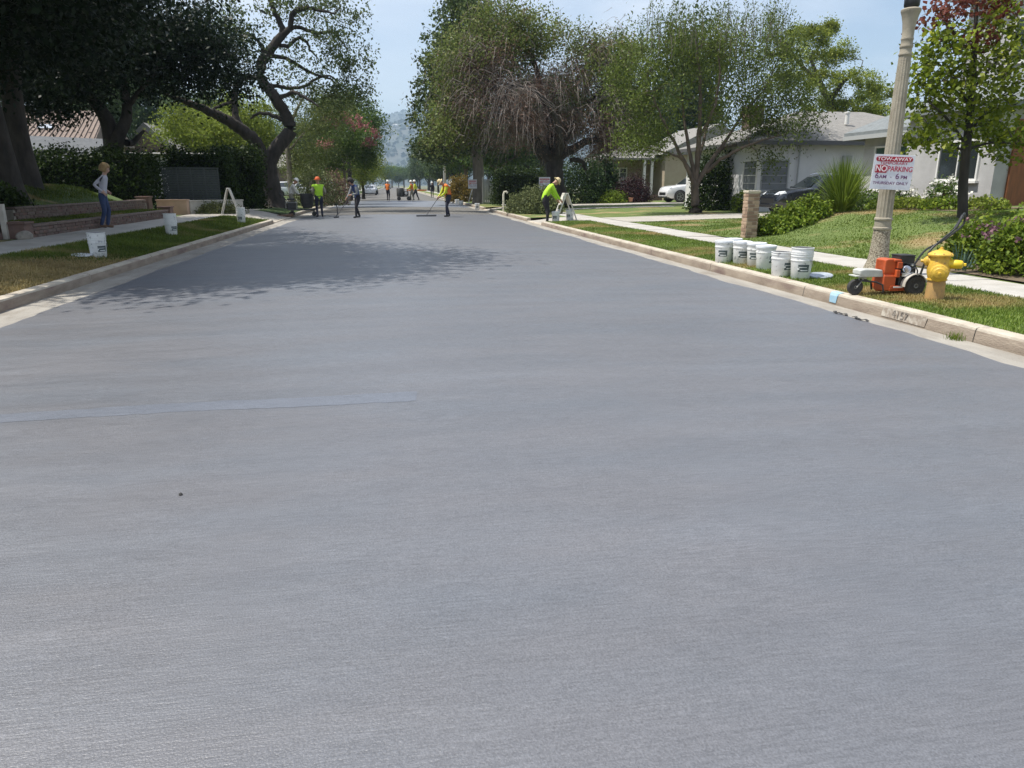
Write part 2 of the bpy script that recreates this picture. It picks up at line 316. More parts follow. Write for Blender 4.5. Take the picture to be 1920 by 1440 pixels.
# ------------------------------------------------------------------ mesh helpers
def link(o, parent=None):
    C.objects.link(o)
    if parent is not None: o.parent = parent
    return o
def setp(o, label=None, cat=None, group=None, kind=None):
    if label: o['label'] = label
    if cat: o['category'] = cat
    if group: o['group'] = group
    if kind: o['kind'] = kind
    return o
def thing(name, label, cat, loc=(0, 0, 0), rz=0., group=None):
    o = bpy.data.objects.new(name, None); o.empty_display_size = .2
    o.location = tuple(float(x) for x in loc); o.rotation_euler = (0, 0, rz); link(o)
    return setp(o, label, cat, group)
class MB:
    """collects shapes; build() links them as one mesh object"""
    def __init__(s): s.v, s.f, s.m = [], [], []
    def add(s, verts, faces, mi=0):
        o = len(s.v); s.v.extend([tuple(map(float, p)) for p in verts])
        s.f.extend([tuple(i + o for i in f) for f in faces]); s.m.extend([mi] * len(faces)); return s
    def box(s, c, size, rz=0., mi=0, mtx=None):
        x, y, z = (k / 2 for k in size)
        p = [(-x, -y, -z), (x, -y, -z), (x, y, -z), (-x, y, -z), (-x, -y, z), (x, -y, z), (x, y, z), (-x, y, z)]
        ca, sa = math.cos(rz), math.sin(rz)
        q = []
        for a in p:
            if mtx is not None:
                w = mtx @ Vector(a); q.append((w.x + c[0], w.y + c[1], w.z + c[2]))
            else: q.append((a[0] * ca - a[1] * sa + c[0], a[0] * sa + a[1] * ca + c[1], a[2] + c[2]))
        return s.add(q, [(0, 3, 2, 1), (4, 5, 6, 7), (0, 1, 5, 4), (1, 2, 6, 5), (2, 3, 7, 6), (3, 0, 4, 7)], mi)
    def bar(s, a, b, w, h, mi=0):
        a, b = Vector(a), Vector(b); d = b - a
        q = d.to_track_quat('X', 'Z').to_matrix()
        return s.box((a + b) / 2, (d.length, w, h), mtx=q, mi=mi)
    def lathe(s, prof, n=24, c=(0, 0, 0), axis=None, caps=True, mi=0, squash=(1, 1)):
        M = Matrix.Identity(3)
        if axis is not None: M = Vector(axis).to_track_quat('Z', 'Y').to_matrix()
        vs, fs = [], []
        for r, z in prof:
            for k in range(n):
                a = 2 * math.pi * k / n
                w = M @ Vector((r * math.cos(a) * squash[0], r * math.sin(a) * squash[1], z)); vs.append((w.x + c[0], w.y + c[1], w.z + c[2]))
        for i in range(len(prof) - 1):
            for k in range(n):
                k2 = (k + 1) % n
                fs.append((i * n + k, i * n + k2, (i + 1) * n + k2, (i + 1) * n + k))
        if caps:
            if prof[0][0] > 1e-4: fs.append(tuple(range(n - 1, -1, -1)))
            if prof[-1][0] > 1e-4: fs.append(tuple((len(prof) - 1) * n + k for k in range(n)))
        return s.add(vs, fs, mi)
    def tube(s, pts, rad, n=8, mi=0, caps=True):
        pts = [Vector(p) for p in pts]
        if not hasattr(rad, '__len__'): rad = [rad] * len(pts)
        vs, fs = [], []
        up = Vector((0, 0, 1))
        t0 = (pts[1] - pts[0]).normalized()
        if abs(t0.dot(up)) > .95: up = Vector((1, 0, 0))
        x = t0.cross(up).normalized()
        for i, p in enumerate(pts):
            t = (pts[min(i + 1, len(pts) - 1)] - pts[max(i - 1, 0)]).normalized()
            x = (x - t * x.dot(t));  x = x.normalized() if x.length > 1e-5 else t.orthogonal().normalized()
            y = t.cross(x)
            for k in range(n):
                a = 2 * math.pi * k / n
                w = p + (x * math.cos(a) + y * math.sin(a)) * rad[i]; vs.append(tuple(w))
        for i in range(len(pts) - 1):
            for k in range(n):
                k2 = (k + 1) % n
                fs.append((i * n + k, i * n + k2, (i + 1) * n + k2, (i + 1) * n + k))
        if caps:
            fs.append(tuple(range(n - 1, -1, -1))); fs.append(tuple((len(pts) - 1) * n + k for k in range(n)))
        return s.add(vs, fs, mi)
    def prism(s, poly, y0, y1, mi=0, plane='XZ'):
        n = len(poly)
        if plane == 'XZ': vs = [(a, y0, b) for a, b in poly] + [(a, y1, b) for a, b in poly]
        elif plane == 'YZ': vs = [(y0, a, b) for a, b in poly] + [(y1, a, b) for a, b in poly]
        else: vs = [(a, b, y0) for a, b in poly] + [(a, b, y1) for a, b in poly]
        fs = [tuple(range(n)), tuple(range(2 * n - 1, n - 1, -1))] + [(i, i + n, (i + 1) % n + n, (i + 1) % n) for i in range(n)]
        return s.add(vs, fs, mi)
    def mesh(s, name, mats, smooth=False, bevel=0.):
        me = bpy.data.meshes.new(name); me.from_pydata(s.v, [], s.f)
        if not isinstance(mats, (list, tuple)): mats = [mats]
        for m in mats: me.materials.append(MATS[m])
        if len(mats) > 1: me.polygons.foreach_set('material_index', s.m)
        bm = bmesh.new(); bm.from_mesh(me)
        bmesh.ops.recalc_face_normals(bm, faces=bm.faces)
        if bevel:
            eds = [e for e in bm.edges if e.is_manifold and e.calc_face_angle(0) > .5]
            bmesh.ops.bevel(bm, geom=eds, offset=bevel, segments=2, profile=.6, affect='EDGES', clamp_overlap=True)
        bm.to_mesh(me); bm.free()
        if smooth:
            me.polygons.foreach_set('use_smooth', [True] * len(me.polygons))
            me.set_sharp_from_angle(angle=R(40))
        me.update()
        return me
    def build(s, name, mats, parent=None, smooth=False, bevel=0., loc=(0, 0, 0), rz=0.):
        o = bpy.data.objects.new(name, s.mesh(name, mats, smooth, bevel)); o.location = loc; o.rotation_euler = (0, 0, rz)
        return link(o, parent)
def inst(name, me, parent=None, loc=(0, 0, 0), rz=0., scale=None):
    o = bpy.data.objects.new(name, me); o.location = tuple(map(float, loc)); o.rotation_euler = (0, 0, rz)
    if scale is not None: o.scale = scale
    return link(o, parent)
def copy_tree(o, parent=None):
    c = o.copy(); C.objects.link(c); c.parent = parent
    for ch in list(o.children): copy_tree(ch, c)
    return c
def place(src, loc, rz=0., label=None, first=None, scale=None, group=None):
    o = src if first else copy_tree(src)
    o.location = tuple(map(float, loc)); o.rotation_euler = (0, 0, rz)
    if scale is not None: o.scale = (scale,) * 3 if not hasattr(scale, '__len__') else scale
    if label: o['label'] = label
    if group: o['group'] = group
    return o
def text_mesh(txt, size, m, name='lettering', parent=None, loc=(0, 0, 0), rot=(0, 0, 0), sx=1., extrude=.0008, bold=0.):
    cu = bpy.data.curves.new('txt', 'FONT'); cu.body = txt; cu.size = size; cu.align_x = 'CENTER'; cu.align_y = 'CENTER'
    cu.extrude = extrude; cu.offset = bold
    t = bpy.data.objects.new('txt', cu); C.objects.link(t)
    dg = bpy.context.evaluated_depsgraph_get()
    me = bpy.data.meshes.new_from_object(t.evaluated_get(dg)); bpy.data.objects.remove(t)
    me.materials.clear(); me.materials.append(MATS[m]); me.name = name
    o = bpy.data.objects.new(name, me); o.location = loc; o.rotation_euler = rot; o.scale = (sx, 1, 1)
    return link(o, parent)
def grid_mesh(name, xs, ys, zf, mats, parent=None):
    X, Y = np.meshgrid(xs, ys); Z = zf(X, Y)
    v = np.stack([X, Y, Z], -1).reshape(-1, 3); nx = len(xs); f = []
    for j in range(len(ys) - 1):
        for i in range(nx - 1):
            a = j * nx + i; f.append((a, a + 1, a + nx + 1, a + nx))
    me = bpy.data.meshes.new(name); me.from_pydata(v.tolist(), [], f); me.materials.append(MATS[mats])
    me.polygons.foreach_set('use_smooth', [True] * len(f)); me.update()
    return link(bpy.data.objects.new(name, me), parent)

# ------------------------------------------------------------------ foliage helpers
def quads_mesh(name, V, rnd, matname):
    """V (N,4,3) quads"""
    N = len(V); me = bpy.data.meshes.new(name)
    me.vertices.add(N * 4); me.vertices.foreach_set('co', V.reshape(-1).astype(np.float32))
    me.loops.add(N * 4); me.loops.foreach_set('vertex_index', np.arange(N * 4, dtype=np.int32))
    me.polygons.add(N); me.polygons.foreach_set('loop_start', np.arange(N, dtype=np.int32) * 4)
    me.update(calc_edges=True)
    a = me.attributes.new('rnd', 'FLOAT', 'POINT'); a.data.foreach_set('value', np.repeat(rnd, 4).astype(np.float32))
    me.materials.append(MATS[matname])
    return me
def unit(v): return v / np.maximum(np.linalg.norm(v, axis=-1, keepdims=True), 1e-6)
def leaves(name, P, size, matname, rng, parent=None, aspect=.55, up=.5, axis=None, axis_w=0., kind=None):
    """one leaf-shaped quad per point"""
    N = len(P)
    a = unit(rng.normal(size=(N, 3)) + (0 if axis is None else np.asarray(axis) * axis_w))
    n = rng.normal(size=(N, 3)); n[:, 2] += up * 2
    b = unit(np.cross(n, a)); n2 = np.cross(a, b)
    L = size * rng.uniform(.65, 1.35, (N, 1)); W = L * aspect
    fold = n2 * W * .12
    V = np.stack([P - a * L * .5, P + b * W * .5 + fold, P + a * L * .5, P - b * W * .5 + fold], 1)
    me = quads_mesh(name, V, np.clip(rng.normal(.5, .25, N), 0, 1), matname)
    o = link(bpy.data.objects.new(name, me), parent)
    if kind or name in ('flowers', 'blossom', 'red_leaves', 'shoot_leaves'): o['kind'] = kind or 'stuff'
    return o
def tubes_mesh(paths, sides=5):
    """list of (pts(n,3), rad(n)) -> verts, faces arrays merged (numpy, fast)"""
    vs, fs, off = [], [], 0
    ang = np.linspace(0, 2 * np.pi, sides, endpoint=False)
    for pts, rad in paths:
        pts = np.asarray(pts, float); n = len(pts)
        t = unit(np.gradient(pts, axis=0))
        ref = np.array((0, 0, 1.)) if abs(t[0, 2]) < .9 else np.array((1., 0, 0))
        x = unit(np.cross(t, ref)); y = np.cross(t, x)
        ring = pts[:, None] + (x[:, None] * np.cos(ang)[None, :, None] + y[:, None] * np.sin(ang)[None, :, None]) * np.asarray(rad)[:, None, None]
        vs.append(ring.reshape(-1, 3))
        i = np.arange(n - 1)[:, None] * sides; k = np.arange(sides)[None]; k2 = (k + 1) % sides
        fs.append(np.stack([i + k, i + k2, i + sides + k2, i + sides + k], -1).reshape(-1, 4) + off)
        off += n * sides
    return np.concatenate(vs), np.concatenate(fs)
def tubes_obj(name, paths, matname, parent=None, sides=5):
    V, Fq = tubes_mesh(paths, sides)
    N = len(Fq); me = bpy.data.meshes.new(name)
    me.vertices.add(len(V)); me.vertices.foreach_set('co', V.reshape(-1).astype(np.float32))
    me.loops.add(N * 4); me.loops.foreach_set('vertex_index', Fq.reshape(-1).astype(np.int32))
    me.polygons.add(N); me.polygons.foreach_set('loop_start', np.arange(N, dtype=np.int32) * 4)
    me.update(calc_edges=True); me.polygons.foreach_set('use_smooth', [True] * N)
    me.materials.append(MATS[matname])
    o = link(bpy.data.objects.new(name, me), parent)
    if name != 'trunk': o['kind'] = 'stuff'
    return o
def smooth_path(pts, rad, sub=4, jit=0., rng=None):
    pts = np.asarray(pts, float); rad = np.asarray(rad, float); n = len(pts)
    out, ro = [], []
    for i in range(n - 1):
        p0, p1, p2, p3 = pts[max(i - 1, 0)], pts[i], pts[i + 1], pts[min(i + 2, n - 1)]
        for k in range(sub):
            t = k / sub
            out.append(.5 * ((2 * p1) + (-p0 + p2) * t + (2 * p0 - 5 * p1 + 4 * p2 - p3) * t * t + (-p0 + 3 * p1 - 3 * p2 + p3) * t ** 3))
            ro.append(rad[i] * (1 - t) + rad[i + 1] * t)
    out.append(pts[-1]); ro.append(rad[-1])
    out = np.array(out)
    if jit and rng is not None: out[1:-1] += rng.normal(size=(len(out) - 2, 3)) * jit
    return out, np.array(ro)
def blob_points(rng, blobs, shell=.5):
    out = []
    for cx, cy, cz, rx, ry, rz_, n in blobs:
        d = unit(rng.normal(size=(n, 3))); r = rng.uniform(0, 1, (n, 1)) ** shell
        out.append(np.array((cx, cy, cz)) + d * r * np.array((rx, ry, rz_)))
    return np.concatenate(out)
def connect(rng, limbs, clusters, r0=.05, tip=.012, sag=.15, gain=.02):
    """grow a branch from the skeleton to every leaf clump"""
    nodes = np.concatenate([p for p, r in limbs]); nr = np.concatenate([r for p, r in limbs])
    order = np.argsort([np.min(np.linalg.norm(nodes - c, axis=1)) for c in clusters])
    paths = []
    for i in order:
        c = clusters[i]; dv = c - nodes; d = np.linalg.norm(dv, axis=1)
        j = int(np.argmin(d + np.where(dv[:, 2] < 0, -dv[:, 2] * .6, 0)))
        a = nodes[j]; L = d[j]
        if L < .05: continue
        m1 = a + (c - a) * .35 + rng.normal(size=3) * L * .12 + np.array((0, 0, L * sag)); m2 = a + (c - a) * .7 + rng.normal(size=3) * L * .1 + np.array((0, 0, L * sag * .7))
        rs = min(nr[j] * .75, r0 * .4 + gain * L)
        p, r = smooth_path([a, m1, m2, c], [rs, rs * .7, rs * .45, tip], 2)
        paths.append((p, r)); nodes = np.concatenate([nodes, p[1:]]); nr = np.concatenate([nr, r[1:]])
    return paths
def scatter(rng, clusters, per, rad, flat=.75, droop=0.):
    n = len(clusters); k = np.repeat(np.arange(n), per)
    off = rng.normal(size=(len(k), 3)) * rad * rng.uniform(.6, 1.3, (n, 1))[k] * np.array((.6, .6, .6 * flat))
    off[:, 2] -= droop * np.linalg.norm(off[:, :2], axis=1)
    return clusters[k] + off
def make_tree(name, label, base, limbs, clusters, per, crad, lsize, lmat, bark, rng, cat='tree', group=None,
              flat=.75, aspect=.55, droop=0., sag=.15, r0=.05, sides=6, up=.5, axis=None, axis_w=0., extra=None):
    """limbs: list of (pts, radii) in world coordinates"""
    base = np.asarray(base, float)
    t = thing(name, label, cat, base, 0, group)
    limbs = [(np.asarray(p) - base, r) for p, r in limbs]; clusters = np.asarray(clusters) - base
    br = connect(rng, limbs, clusters, r0=r0, sag=sag)
    tubes_obj('trunk', limbs, bark, t, 10)
    if br: tubes_obj('branches', br, bark, t, 4)
    leaves('crown', scatter(rng, clusters, per, crad, flat, droop), lsize, lmat, rng, t, aspect, up, axis, axis_w)
    return t
def trunk_limbs(rng, base, h, r, lean=(0, 0), n=4, spread=2., top=.8, kink=.12):
    """plain trunk with a few rising limbs"""
    b = np.asarray(base, float)
    tp = b + np.array((lean[0], lean[1], h))
    pts = [b + np.array((0, 0, -.15)), b + np.array((0, 0, .12)), b + (tp - b) * .3 + rng.normal(size=3) * kink * .5, b + (tp - b) * .65 + rng.normal(size=3) * kink, tp]
    L = [smooth_path(pts, [r * 1.6, r * 1.2, r, r * .85, r * .7], 4)]
    for k in range(n):
        a = 2 * np.pi * (k + rng.uniform(-.3, .3)) / n
        d = np.array((math.cos(a), math.sin(a), 0))
        s = b + (tp - b) * rng.uniform(.75, 1)
        e = s + d * spread * rng.uniform(.7, 1.2) + np.array((0, 0, spread * top * rng.uniform(.7, 1.4)))
        m = (s + e) / 2 + rng.normal(size=3) * spread * .12
        L.append(smooth_path([s, m, e], [r * .6, r * .42, r * .22], 4))
    return L

# ================================================================== THE SETTING
def struct(o, **k): o['kind'] = 'structure'; return o
RC, RH, CR = .5, 4.62, .06
def road_z(x): return CR * (1 - ((x - RC) / RH) ** 2)
def sst(a, b, x):
    t = np.clip((x - a) / (b - a), 0, 1); return t * t * (3 - 2 * t)
def zR(x, y):
    """ground height on the right: the lawn banks up to the grey house and flattens past its neighbour"""
    x = np.asarray(x, float); y = np.asarray(y, float)
    m = 1 - sst(17.5, 23, y)
    t = sst(8.3, 12.6, x)
    return .17 + t * (.66 * m + .1 * (1 - m)) + np.maximum(x - 12.6, 0) * .018 * (1 + m)

grid_mesh('ground', np.linspace(-4000, 4000, 9), np.linspace(-300, 5200, 9), lambda X, Y: X * 0 - .06, 'far_ground')
struct(bpy.data.objects['ground'])
# road bed, then the grey coating in sheets on top of it
ys = np.concatenate([np.linspace(-4, 60, 33), np.linspace(65, 120, 12), np.linspace(140, 700, 15)])
o = grid_mesh('road', np.linspace(-4.25, 5.25, 20), ys, lambda X, Y: road_z(X), 'old_asphalt'); struct(o)
def coat_sheet(name, y0, y1, m, seed, dz, rag=.035, wob=.15):
    rng = np.random.default_rng(seed)
    n = max(int((y1 - y0) / .22), 8); yy = np.linspace(y0, y1, n); nx = 40
    def wav(n, a): return np.convolve(rng.normal(size=n + 8), np.ones(9) / 9, 'valid')[:n] * a * 3
    l = -4.1 + wav(n, rag) + rng.normal(size=n) * rag * .25; r = 5.06 + wav(n, rag) + rng.normal(size=n) * rag * .25
    e0, e1 = wav(nx, wob), wav(nx, wob)
    V = []
    for j in range(n):
        for i in range(nx):
            x = l[j] + (r[j] - l[j]) * i / (nx - 1); y = yy[j]
            if j == 0: y += e0[i]
            if j == n - 1: y += e1[i]
            V.append((x, y, road_z(x) + dz))
    Fq = [(j * nx + i, j * nx + i + 1, (j + 1) * nx + i + 1, (j + 1) * nx + i) for j in range(n - 1) for i in range(nx - 1)]
    me = bpy.data.meshes.new(name); me.from_pydata(V, [], Fq); me.materials.append(MATS[m]); me.polygons.foreach_set('use_smooth', [True] * len(Fq))
    return struct(link(bpy.data.objects.new(name, me)))
coat_sheet('road_coating', -3, 37.1, 'coated_road', 1, .006)
coat_sheet('road_coating', 49.5, 69.5, 'second_coat', 2, .006)
# the thin sealed strip lying across the coating, and a pebble
v = []
n = 60; rng = np.random.default_rng(3)
for i in range(n):
    x = -3.9 + 4.0 * i / (n - 1); yc = 4.78 + .012 * math.sin(x * 3)
    for s in (-1, 1):
        v.append((x + (.012 if s > 0 and i == n - 1 else 0), yc + s * .115 * (.75 + .25 * i / n) + rng.normal() * .006, road_z(x) + .0072))
me = bpy.data.meshes.new('seal_strip'); me.from_pydata(v, [], [(2 * i, 2 * i + 2, 2 * i + 3, 2 * i + 1) for i in range(n - 1)]); me.materials.append(MATS['patch_seal'])
struct(link(bpy.data.objects.new('road_seal_strip', me)))
mb = MB(); mb.lathe([(.0, 0), (.008, .001), (.009, .006), (.004, .012), (0, .013)], 8)
setp(mb.build('pebble', 'tyre', loc=(-1.03, 3.32, road_z(-1.03) + .006)), 'tiny black pebble lying alone on the grey road coating', 'pebble')

# gutters
for side, x0, x1 in (('right', 5.0, 5.405), ('left', -4.6, -4.02)):
    o = grid_mesh('gutter', np.linspace(x0, x1, 4), np.concatenate([np.linspace(-4, 60, 40), np.linspace(80, 700, 12)]),
                  lambda X, Y, s=side: .004 + (0 * X) + .006 * np.abs(X - (5.05 if s == 'right' else -4.1)) * 0 + .0005, 'gutter_concrete'); struct(o)
# kerbs: cast sections with joints; low where a driveway crosses
def kerb(side, apron):
    sg = 1 if side == 'right' else -1
    xf = 5.40 if sg > 0 else -4.60
    root = bpy.data.objects.new('kerb', None); link(root); root['kind'] = 'structure'
    def sec(Lh, h):
        prof = [(xf, -.06), (xf, h * .2), (xf + sg * .012, h - .03), (xf + sg * .022, h - .008), (xf + sg * .045, h), (xf + sg * .17, h), (xf + sg * .17, -.06)]
        mb = MB(); n = max(2, int(Lh / .25)); rng = np.random.default_rng(int(h * 1000) + (7 if sg > 0 else 3))
        vs = []
        for j in range(n + 1):
            e = rng.normal(size=2) * .0035
            for k, (x, z) in enumerate(prof): vs.append((x + (e[0] if 1 < k < 5 else 0), Lh * j / n, z + (e[1] if 2 < k < 5 else 0)))
        m = len(prof)
        fs = [(j * m + k, j * m + k + 1, (j + 1) * m + k + 1, (j + 1) * m + k) for j in range(n) for k in range(m - 1)]
        fs += [tuple(range(m)), tuple(n * m + k for k in range(m - 1, -1, -1))]
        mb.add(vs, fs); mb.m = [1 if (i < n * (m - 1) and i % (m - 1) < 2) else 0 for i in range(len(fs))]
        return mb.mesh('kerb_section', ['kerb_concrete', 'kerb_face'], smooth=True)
    full, low = sec(2.985, .15), sec(2.985, .045)
    y = -3.
    while y < 84:
        mid = y + 1.5
        drop = any(a < mid < b for a, b in apron)
        inst('kerb_section', low if drop else full, root, (0, y, 0)); y += 3
    mb = MB(); mb.prism([(xf, -.05), (xf, .14), (xf + sg * .03, .15), (xf + sg * .17, .15), (xf + sg * .17, -.05)], 84.2, 500)
    mb.build('kerb_run', 'kerb_concrete', root)
    return root
kR = kerb('right', [(27, 30.01), (41.9, 45.1)])
kL = kerb('left', [(29.9, 36.01)])
# paint on the kerb: a blue patch and the worn house number
mb = MB(); yb = 8.3
mb.add([(5.398, yb - .1, .03), (5.398, yb + .1, .03), (5.403, yb + .11, .115), (5.403, yb - .12, .115), (5.418, yb + .12, .1455), (5.418, yb - .13, .1455),
        (5.445, yb + .13, .1545), (5.445, yb - .14, .1545), (5.53, yb + .11, .1545), (5.53, yb - .1, .1545)],
       [(0, 1, 2, 3), (3, 2, 4, 5), (5, 4, 6, 7), (7, 6, 8, 9)])
mb.v = [(x - .004 if z < .15 else min(x, 5.5), yb + (y - yb) * .7, z + (.002 if z > .14 else 0)) for x, y, z in mb.v]
setp(mb.build('kerb_mark', 'kerb_blue'), 'square of faded light blue paint over the kerb edge', 'paint mark')
num = thing('house_number', 'worn white block with dark house number stencilled on the kerb face', 'house number', (5.3945, 6.98, .085))
mb = MB(); mb.add([(.0, .37, -.055), (.0, -.33, -.06), (.006, -.35, .045), (.006, .36, .04)], [(0, 1, 2, 3)]); mb.build('painted_block', 'kerb_white', num)
text_mesh('4157', .125, 'kerb_digit', 'digits', num, (-.0025, .06, -.005), (R(90), 0, R(-90)), sx=1.05)

# parkways, sidewalks, yards
def parkL(X, Y): return .135 + .165 * sst(-4.77, -6.4, X) + .012 * np.sin(Y * 1.3) * np.sin(X * 2)
def parkR(X, Y): return .145 + .02 * sst(5.57, 6.2, X) + .012 * np.sin(Y * 1.1 + 1) * np.sin(X * 2.3)
for y0, y1 in ((-3, 27.0), (30, 42), (45, 84)):
    struct(grid_mesh('parkway_lawn', np.linspace(5.57, 7.22, 9), np.linspace(y0, y1, 60), parkR, 'lawn'))
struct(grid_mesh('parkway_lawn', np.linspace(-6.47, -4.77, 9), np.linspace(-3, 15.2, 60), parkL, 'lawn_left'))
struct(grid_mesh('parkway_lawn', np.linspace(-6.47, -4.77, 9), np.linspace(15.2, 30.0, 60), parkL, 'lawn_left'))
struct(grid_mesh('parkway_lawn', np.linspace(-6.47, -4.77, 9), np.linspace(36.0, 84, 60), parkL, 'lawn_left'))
def zslab(a, b, x, w): return a
mb = MB(); mb.box((0, 0, -.05), (1.06, 1.486, .1)); slabR = mb.mesh('slab', 'concrete', bevel=.008)
mb = MB(); mb.box((0, 0, -.05), (1.62, 1.486, .1)); slabL = mb.mesh('slab', 'concrete', bevel=.008)
swR = struct(link(bpy.data.objects.new('sidewalk', None))); swL = struct(link(bpy.data.objects.new('sidewalk', None)))
rng = np.random.default_rng(8)
for k in range(58):
    y = -2.2 + k * 1.5
    o = inst('slab', slabR, swR, (7.76, y, .172 + rng.normal() * .003)); o.rotation_euler = (rng.normal() * .002, rng.normal() * .003, 0)
    o = inst('slab', slabL, swL, (-7.29, y, .302 + rng.normal() * .003)); o.rotation_euler = (rng.normal() * .002, rng.normal() * .003, 0)
mb = MB(); mb.box((7.76, 290, .11), (1.06, 410, .1)); struct(mb.build('sidewalk', 'concrete'))
mb = MB(); mb.box((-7.29, 290, .24), (1.62, 410, .1)); struct(mb.build('sidewalk', 'concrete'))
struct(grid_mesh('parkway_lawn', [5.57, 7.22], [84, 495], lambda X, Y: X * 0 + .15, 'lawn'))
struct(grid_mesh('parkway_lawn', [-6.47, -4.77], [84, 495], lambda X, Y: .14 - .08 * (X + 4.77), 'lawn_left'))
# right yards
struct(grid_mesh('front_lawn', np.concatenate([np.linspace(8.3, 13, 20), np.linspace(13.6, 40, 14)]), np.linspace(-3, 25.6, 60), lambda X, Y: zR(X, Y) + .012 * np.sin(X * 2.1) * np.sin(Y * 1.7), 'lawn'))
struct(grid_mesh('driveway', np.linspace(8.3, 20, 12), np.linspace(25.6, 29.2, 6), lambda X, Y: zR(X, Y) + .01, 'driveway_concrete'))
struct(grid_mesh('driveway_apron', np.linspace(5.45, 7.225, 8), np.linspace(27.0, 30.0, 4), lambda X, Y: .04 + .132 * sst(5.45, 6.9, X), 'driveway_concrete'))
struct(grid_mesh('front_lawn', np.linspace(8.3, 40, 40), np.linspace(29.2, 43.6, 20), lambda X, Y: zR(X, Y) + .012 * np.sin(X * 2.1) * np.sin(Y * 1.7), 'lawn'))
struct(grid_mesh('driveway', np.linspace(8.3, 26, 12), np.linspace(43.6, 47, 6), lambda X, Y: zR(X, Y) + .01, 'driveway_concrete'))
struct(grid_mesh('driveway_apron', np.linspace(5.45, 7.225, 8), np.linspace(42., 45., 4), lambda X, Y: .04 + .132 * sst(5.45, 6.9, X), 'driveway_concrete'))
struct(grid_mesh('front_lawn', np.linspace(8.3, 40, 30), np.linspace(47, 90, 20), lambda X, Y: zR(X, Y), 'lawn'))
struct(grid_mesh('garden_path', np.linspace(8.3, 15.2, 12), np.linspace(38.6, 39.8, 4), lambda X, Y: zR(X, Y) + .02, 'concrete'))
struct(grid_mesh('flower_bed', np.linspace(12.9, 14.95, 8), np.linspace(15.5, 24, 14), lambda X, Y: zR(X, Y) + .02, 'soil'))
struct(grid_mesh('flower_bed', np.linspace(8.34, 9.9, 8), np.linspace(5.5, 11.2, 14), lambda X, Y: zR(X, Y) + .022, 'soil'))
# left yards
struct(grid_mesh('side_yard', np.linspace(-40, -8.12, 16), np.linspace(-3, 84, 30), lambda X, Y: X * 0 + .29, 'lawn_left'))
struct(grid_mesh('driveway', np.linspace(-8.1, -4.77, 8), np.linspace(30, 36, 6), lambda X, Y: .05 + .262 * sst(-4.77, -6.3, X), 'driveway_concrete'))
struct(grid_mesh('driveway', np.linspace(-16, -8.1, 8), np.linspace(35.2, 38.5, 6), lambda X, Y: .312 + 0 * X, 'driveway_concrete'))
struct(grid_mesh('terrace_lawn', np.linspace(-9.34, -8.34, 5), np.linspace(18.3, 29, 20), lambda X, Y: X * 0 + .545 + .012 * np.sin(Y * 2), 'lawn_left'))
def zbank(X, Y): return .88 + .55 * sst(-9.5, -11.2, X) + .01 * np.sin(Y * 2 + X) - .25 * sst(27.5, 31, Y)
struct(grid_mesh('bank_lawn', np.linspace(-30, -9.48, 30), np.linspace(8, 31, 30), zbank, 'lawn_left'))

# ------------------------------------------------------------------ grass blades (uncountable)
def blades(name, P, h, w, m, rng):
    N = len(P); a = rng.uniform(0, 2 * np.pi, N); d = np.stack([np.cos(a), np.sin(a), 0 * a], 1); s = np.stack([-np.sin(a), np.cos(a), 0 * a], 1)
    H = h * rng.uniform(.5, 1.3, (N, 1)); tip = P + np.array((0, 0, 1.)) * H + d * H * rng.uniform(.1, .9, (N, 1))
    W = w * rng.uniform(.6, 1.3, (N, 1))
    V = np.stack([P - s * W, P + s * W, tip + s * W * .25, tip - s * W * .25], 1)
    me = quads_mesh(name, V, np.clip(rng.normal(.5, .25, N), 0, 1), m)
    o = link(bpy.data.objects.new(name, me)); o['kind'] = 'stuff'; return o
def field(rng, x0, x1, y0, y1, n, zf, falloff=True):
    x = rng.uniform(x0, x1, n)
    t = rng.uniform(0, 1, n); y = y0 * (y1 / y0) ** t if falloff else rng.uniform(y0, y1, n)
    return np.stack([x, y, zf(x, y) - .006], 1)
rng = np.random.default_rng(21)
def lab(o, l): o['label'] = l; o['category'] = 'grass'; return o
lab(blades('grass', field(rng, 5.56, 7.24, 4.2, 27, 90000, parkR), .034, .006, 'grass_right', rng), 'short green grass with yellow patches between right kerb and sidewalk')
P = field(rng, 8.3, 14, 7., 25.6, 80000, zR); P = P[~((P[:, 0] < 9.9) & (P[:, 1] < 11.2))]
lab(blades('grass', P, .03, .010, 'grass_right', rng), 'mown lawn banked up to the grey stucco house')
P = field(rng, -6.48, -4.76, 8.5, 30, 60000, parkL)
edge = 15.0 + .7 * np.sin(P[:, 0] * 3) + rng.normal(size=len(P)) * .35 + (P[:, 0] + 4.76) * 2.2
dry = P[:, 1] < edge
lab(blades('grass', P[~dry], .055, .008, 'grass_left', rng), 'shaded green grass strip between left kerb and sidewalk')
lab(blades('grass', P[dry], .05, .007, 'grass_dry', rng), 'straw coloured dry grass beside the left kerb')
Pd = field(rng, -6.3, -4.76, 8.2, 15, 22000, parkL); Pd = Pd[Pd[:, 1] < 14.6 + (Pd[:, 0] + 4.76) * 2.2 + rng.normal(size=len(Pd)) * .3]
lab(blades('grass', Pd, .04, .008, 'grass_dry', rng), 'flattened pale dry grass near the left kerb')
lab(blades('grass', np.concatenate([field(rng, -9.34, -8.36, 18.3, 29, 9000, lambda x, y: x * 0 + .55), field(rng, -13, -9.52, 17, 29, 22000, zbank)]), .07, .012, 'grass_left', rng), 'dark shaded grass on the terrace and bank by the brick walls')
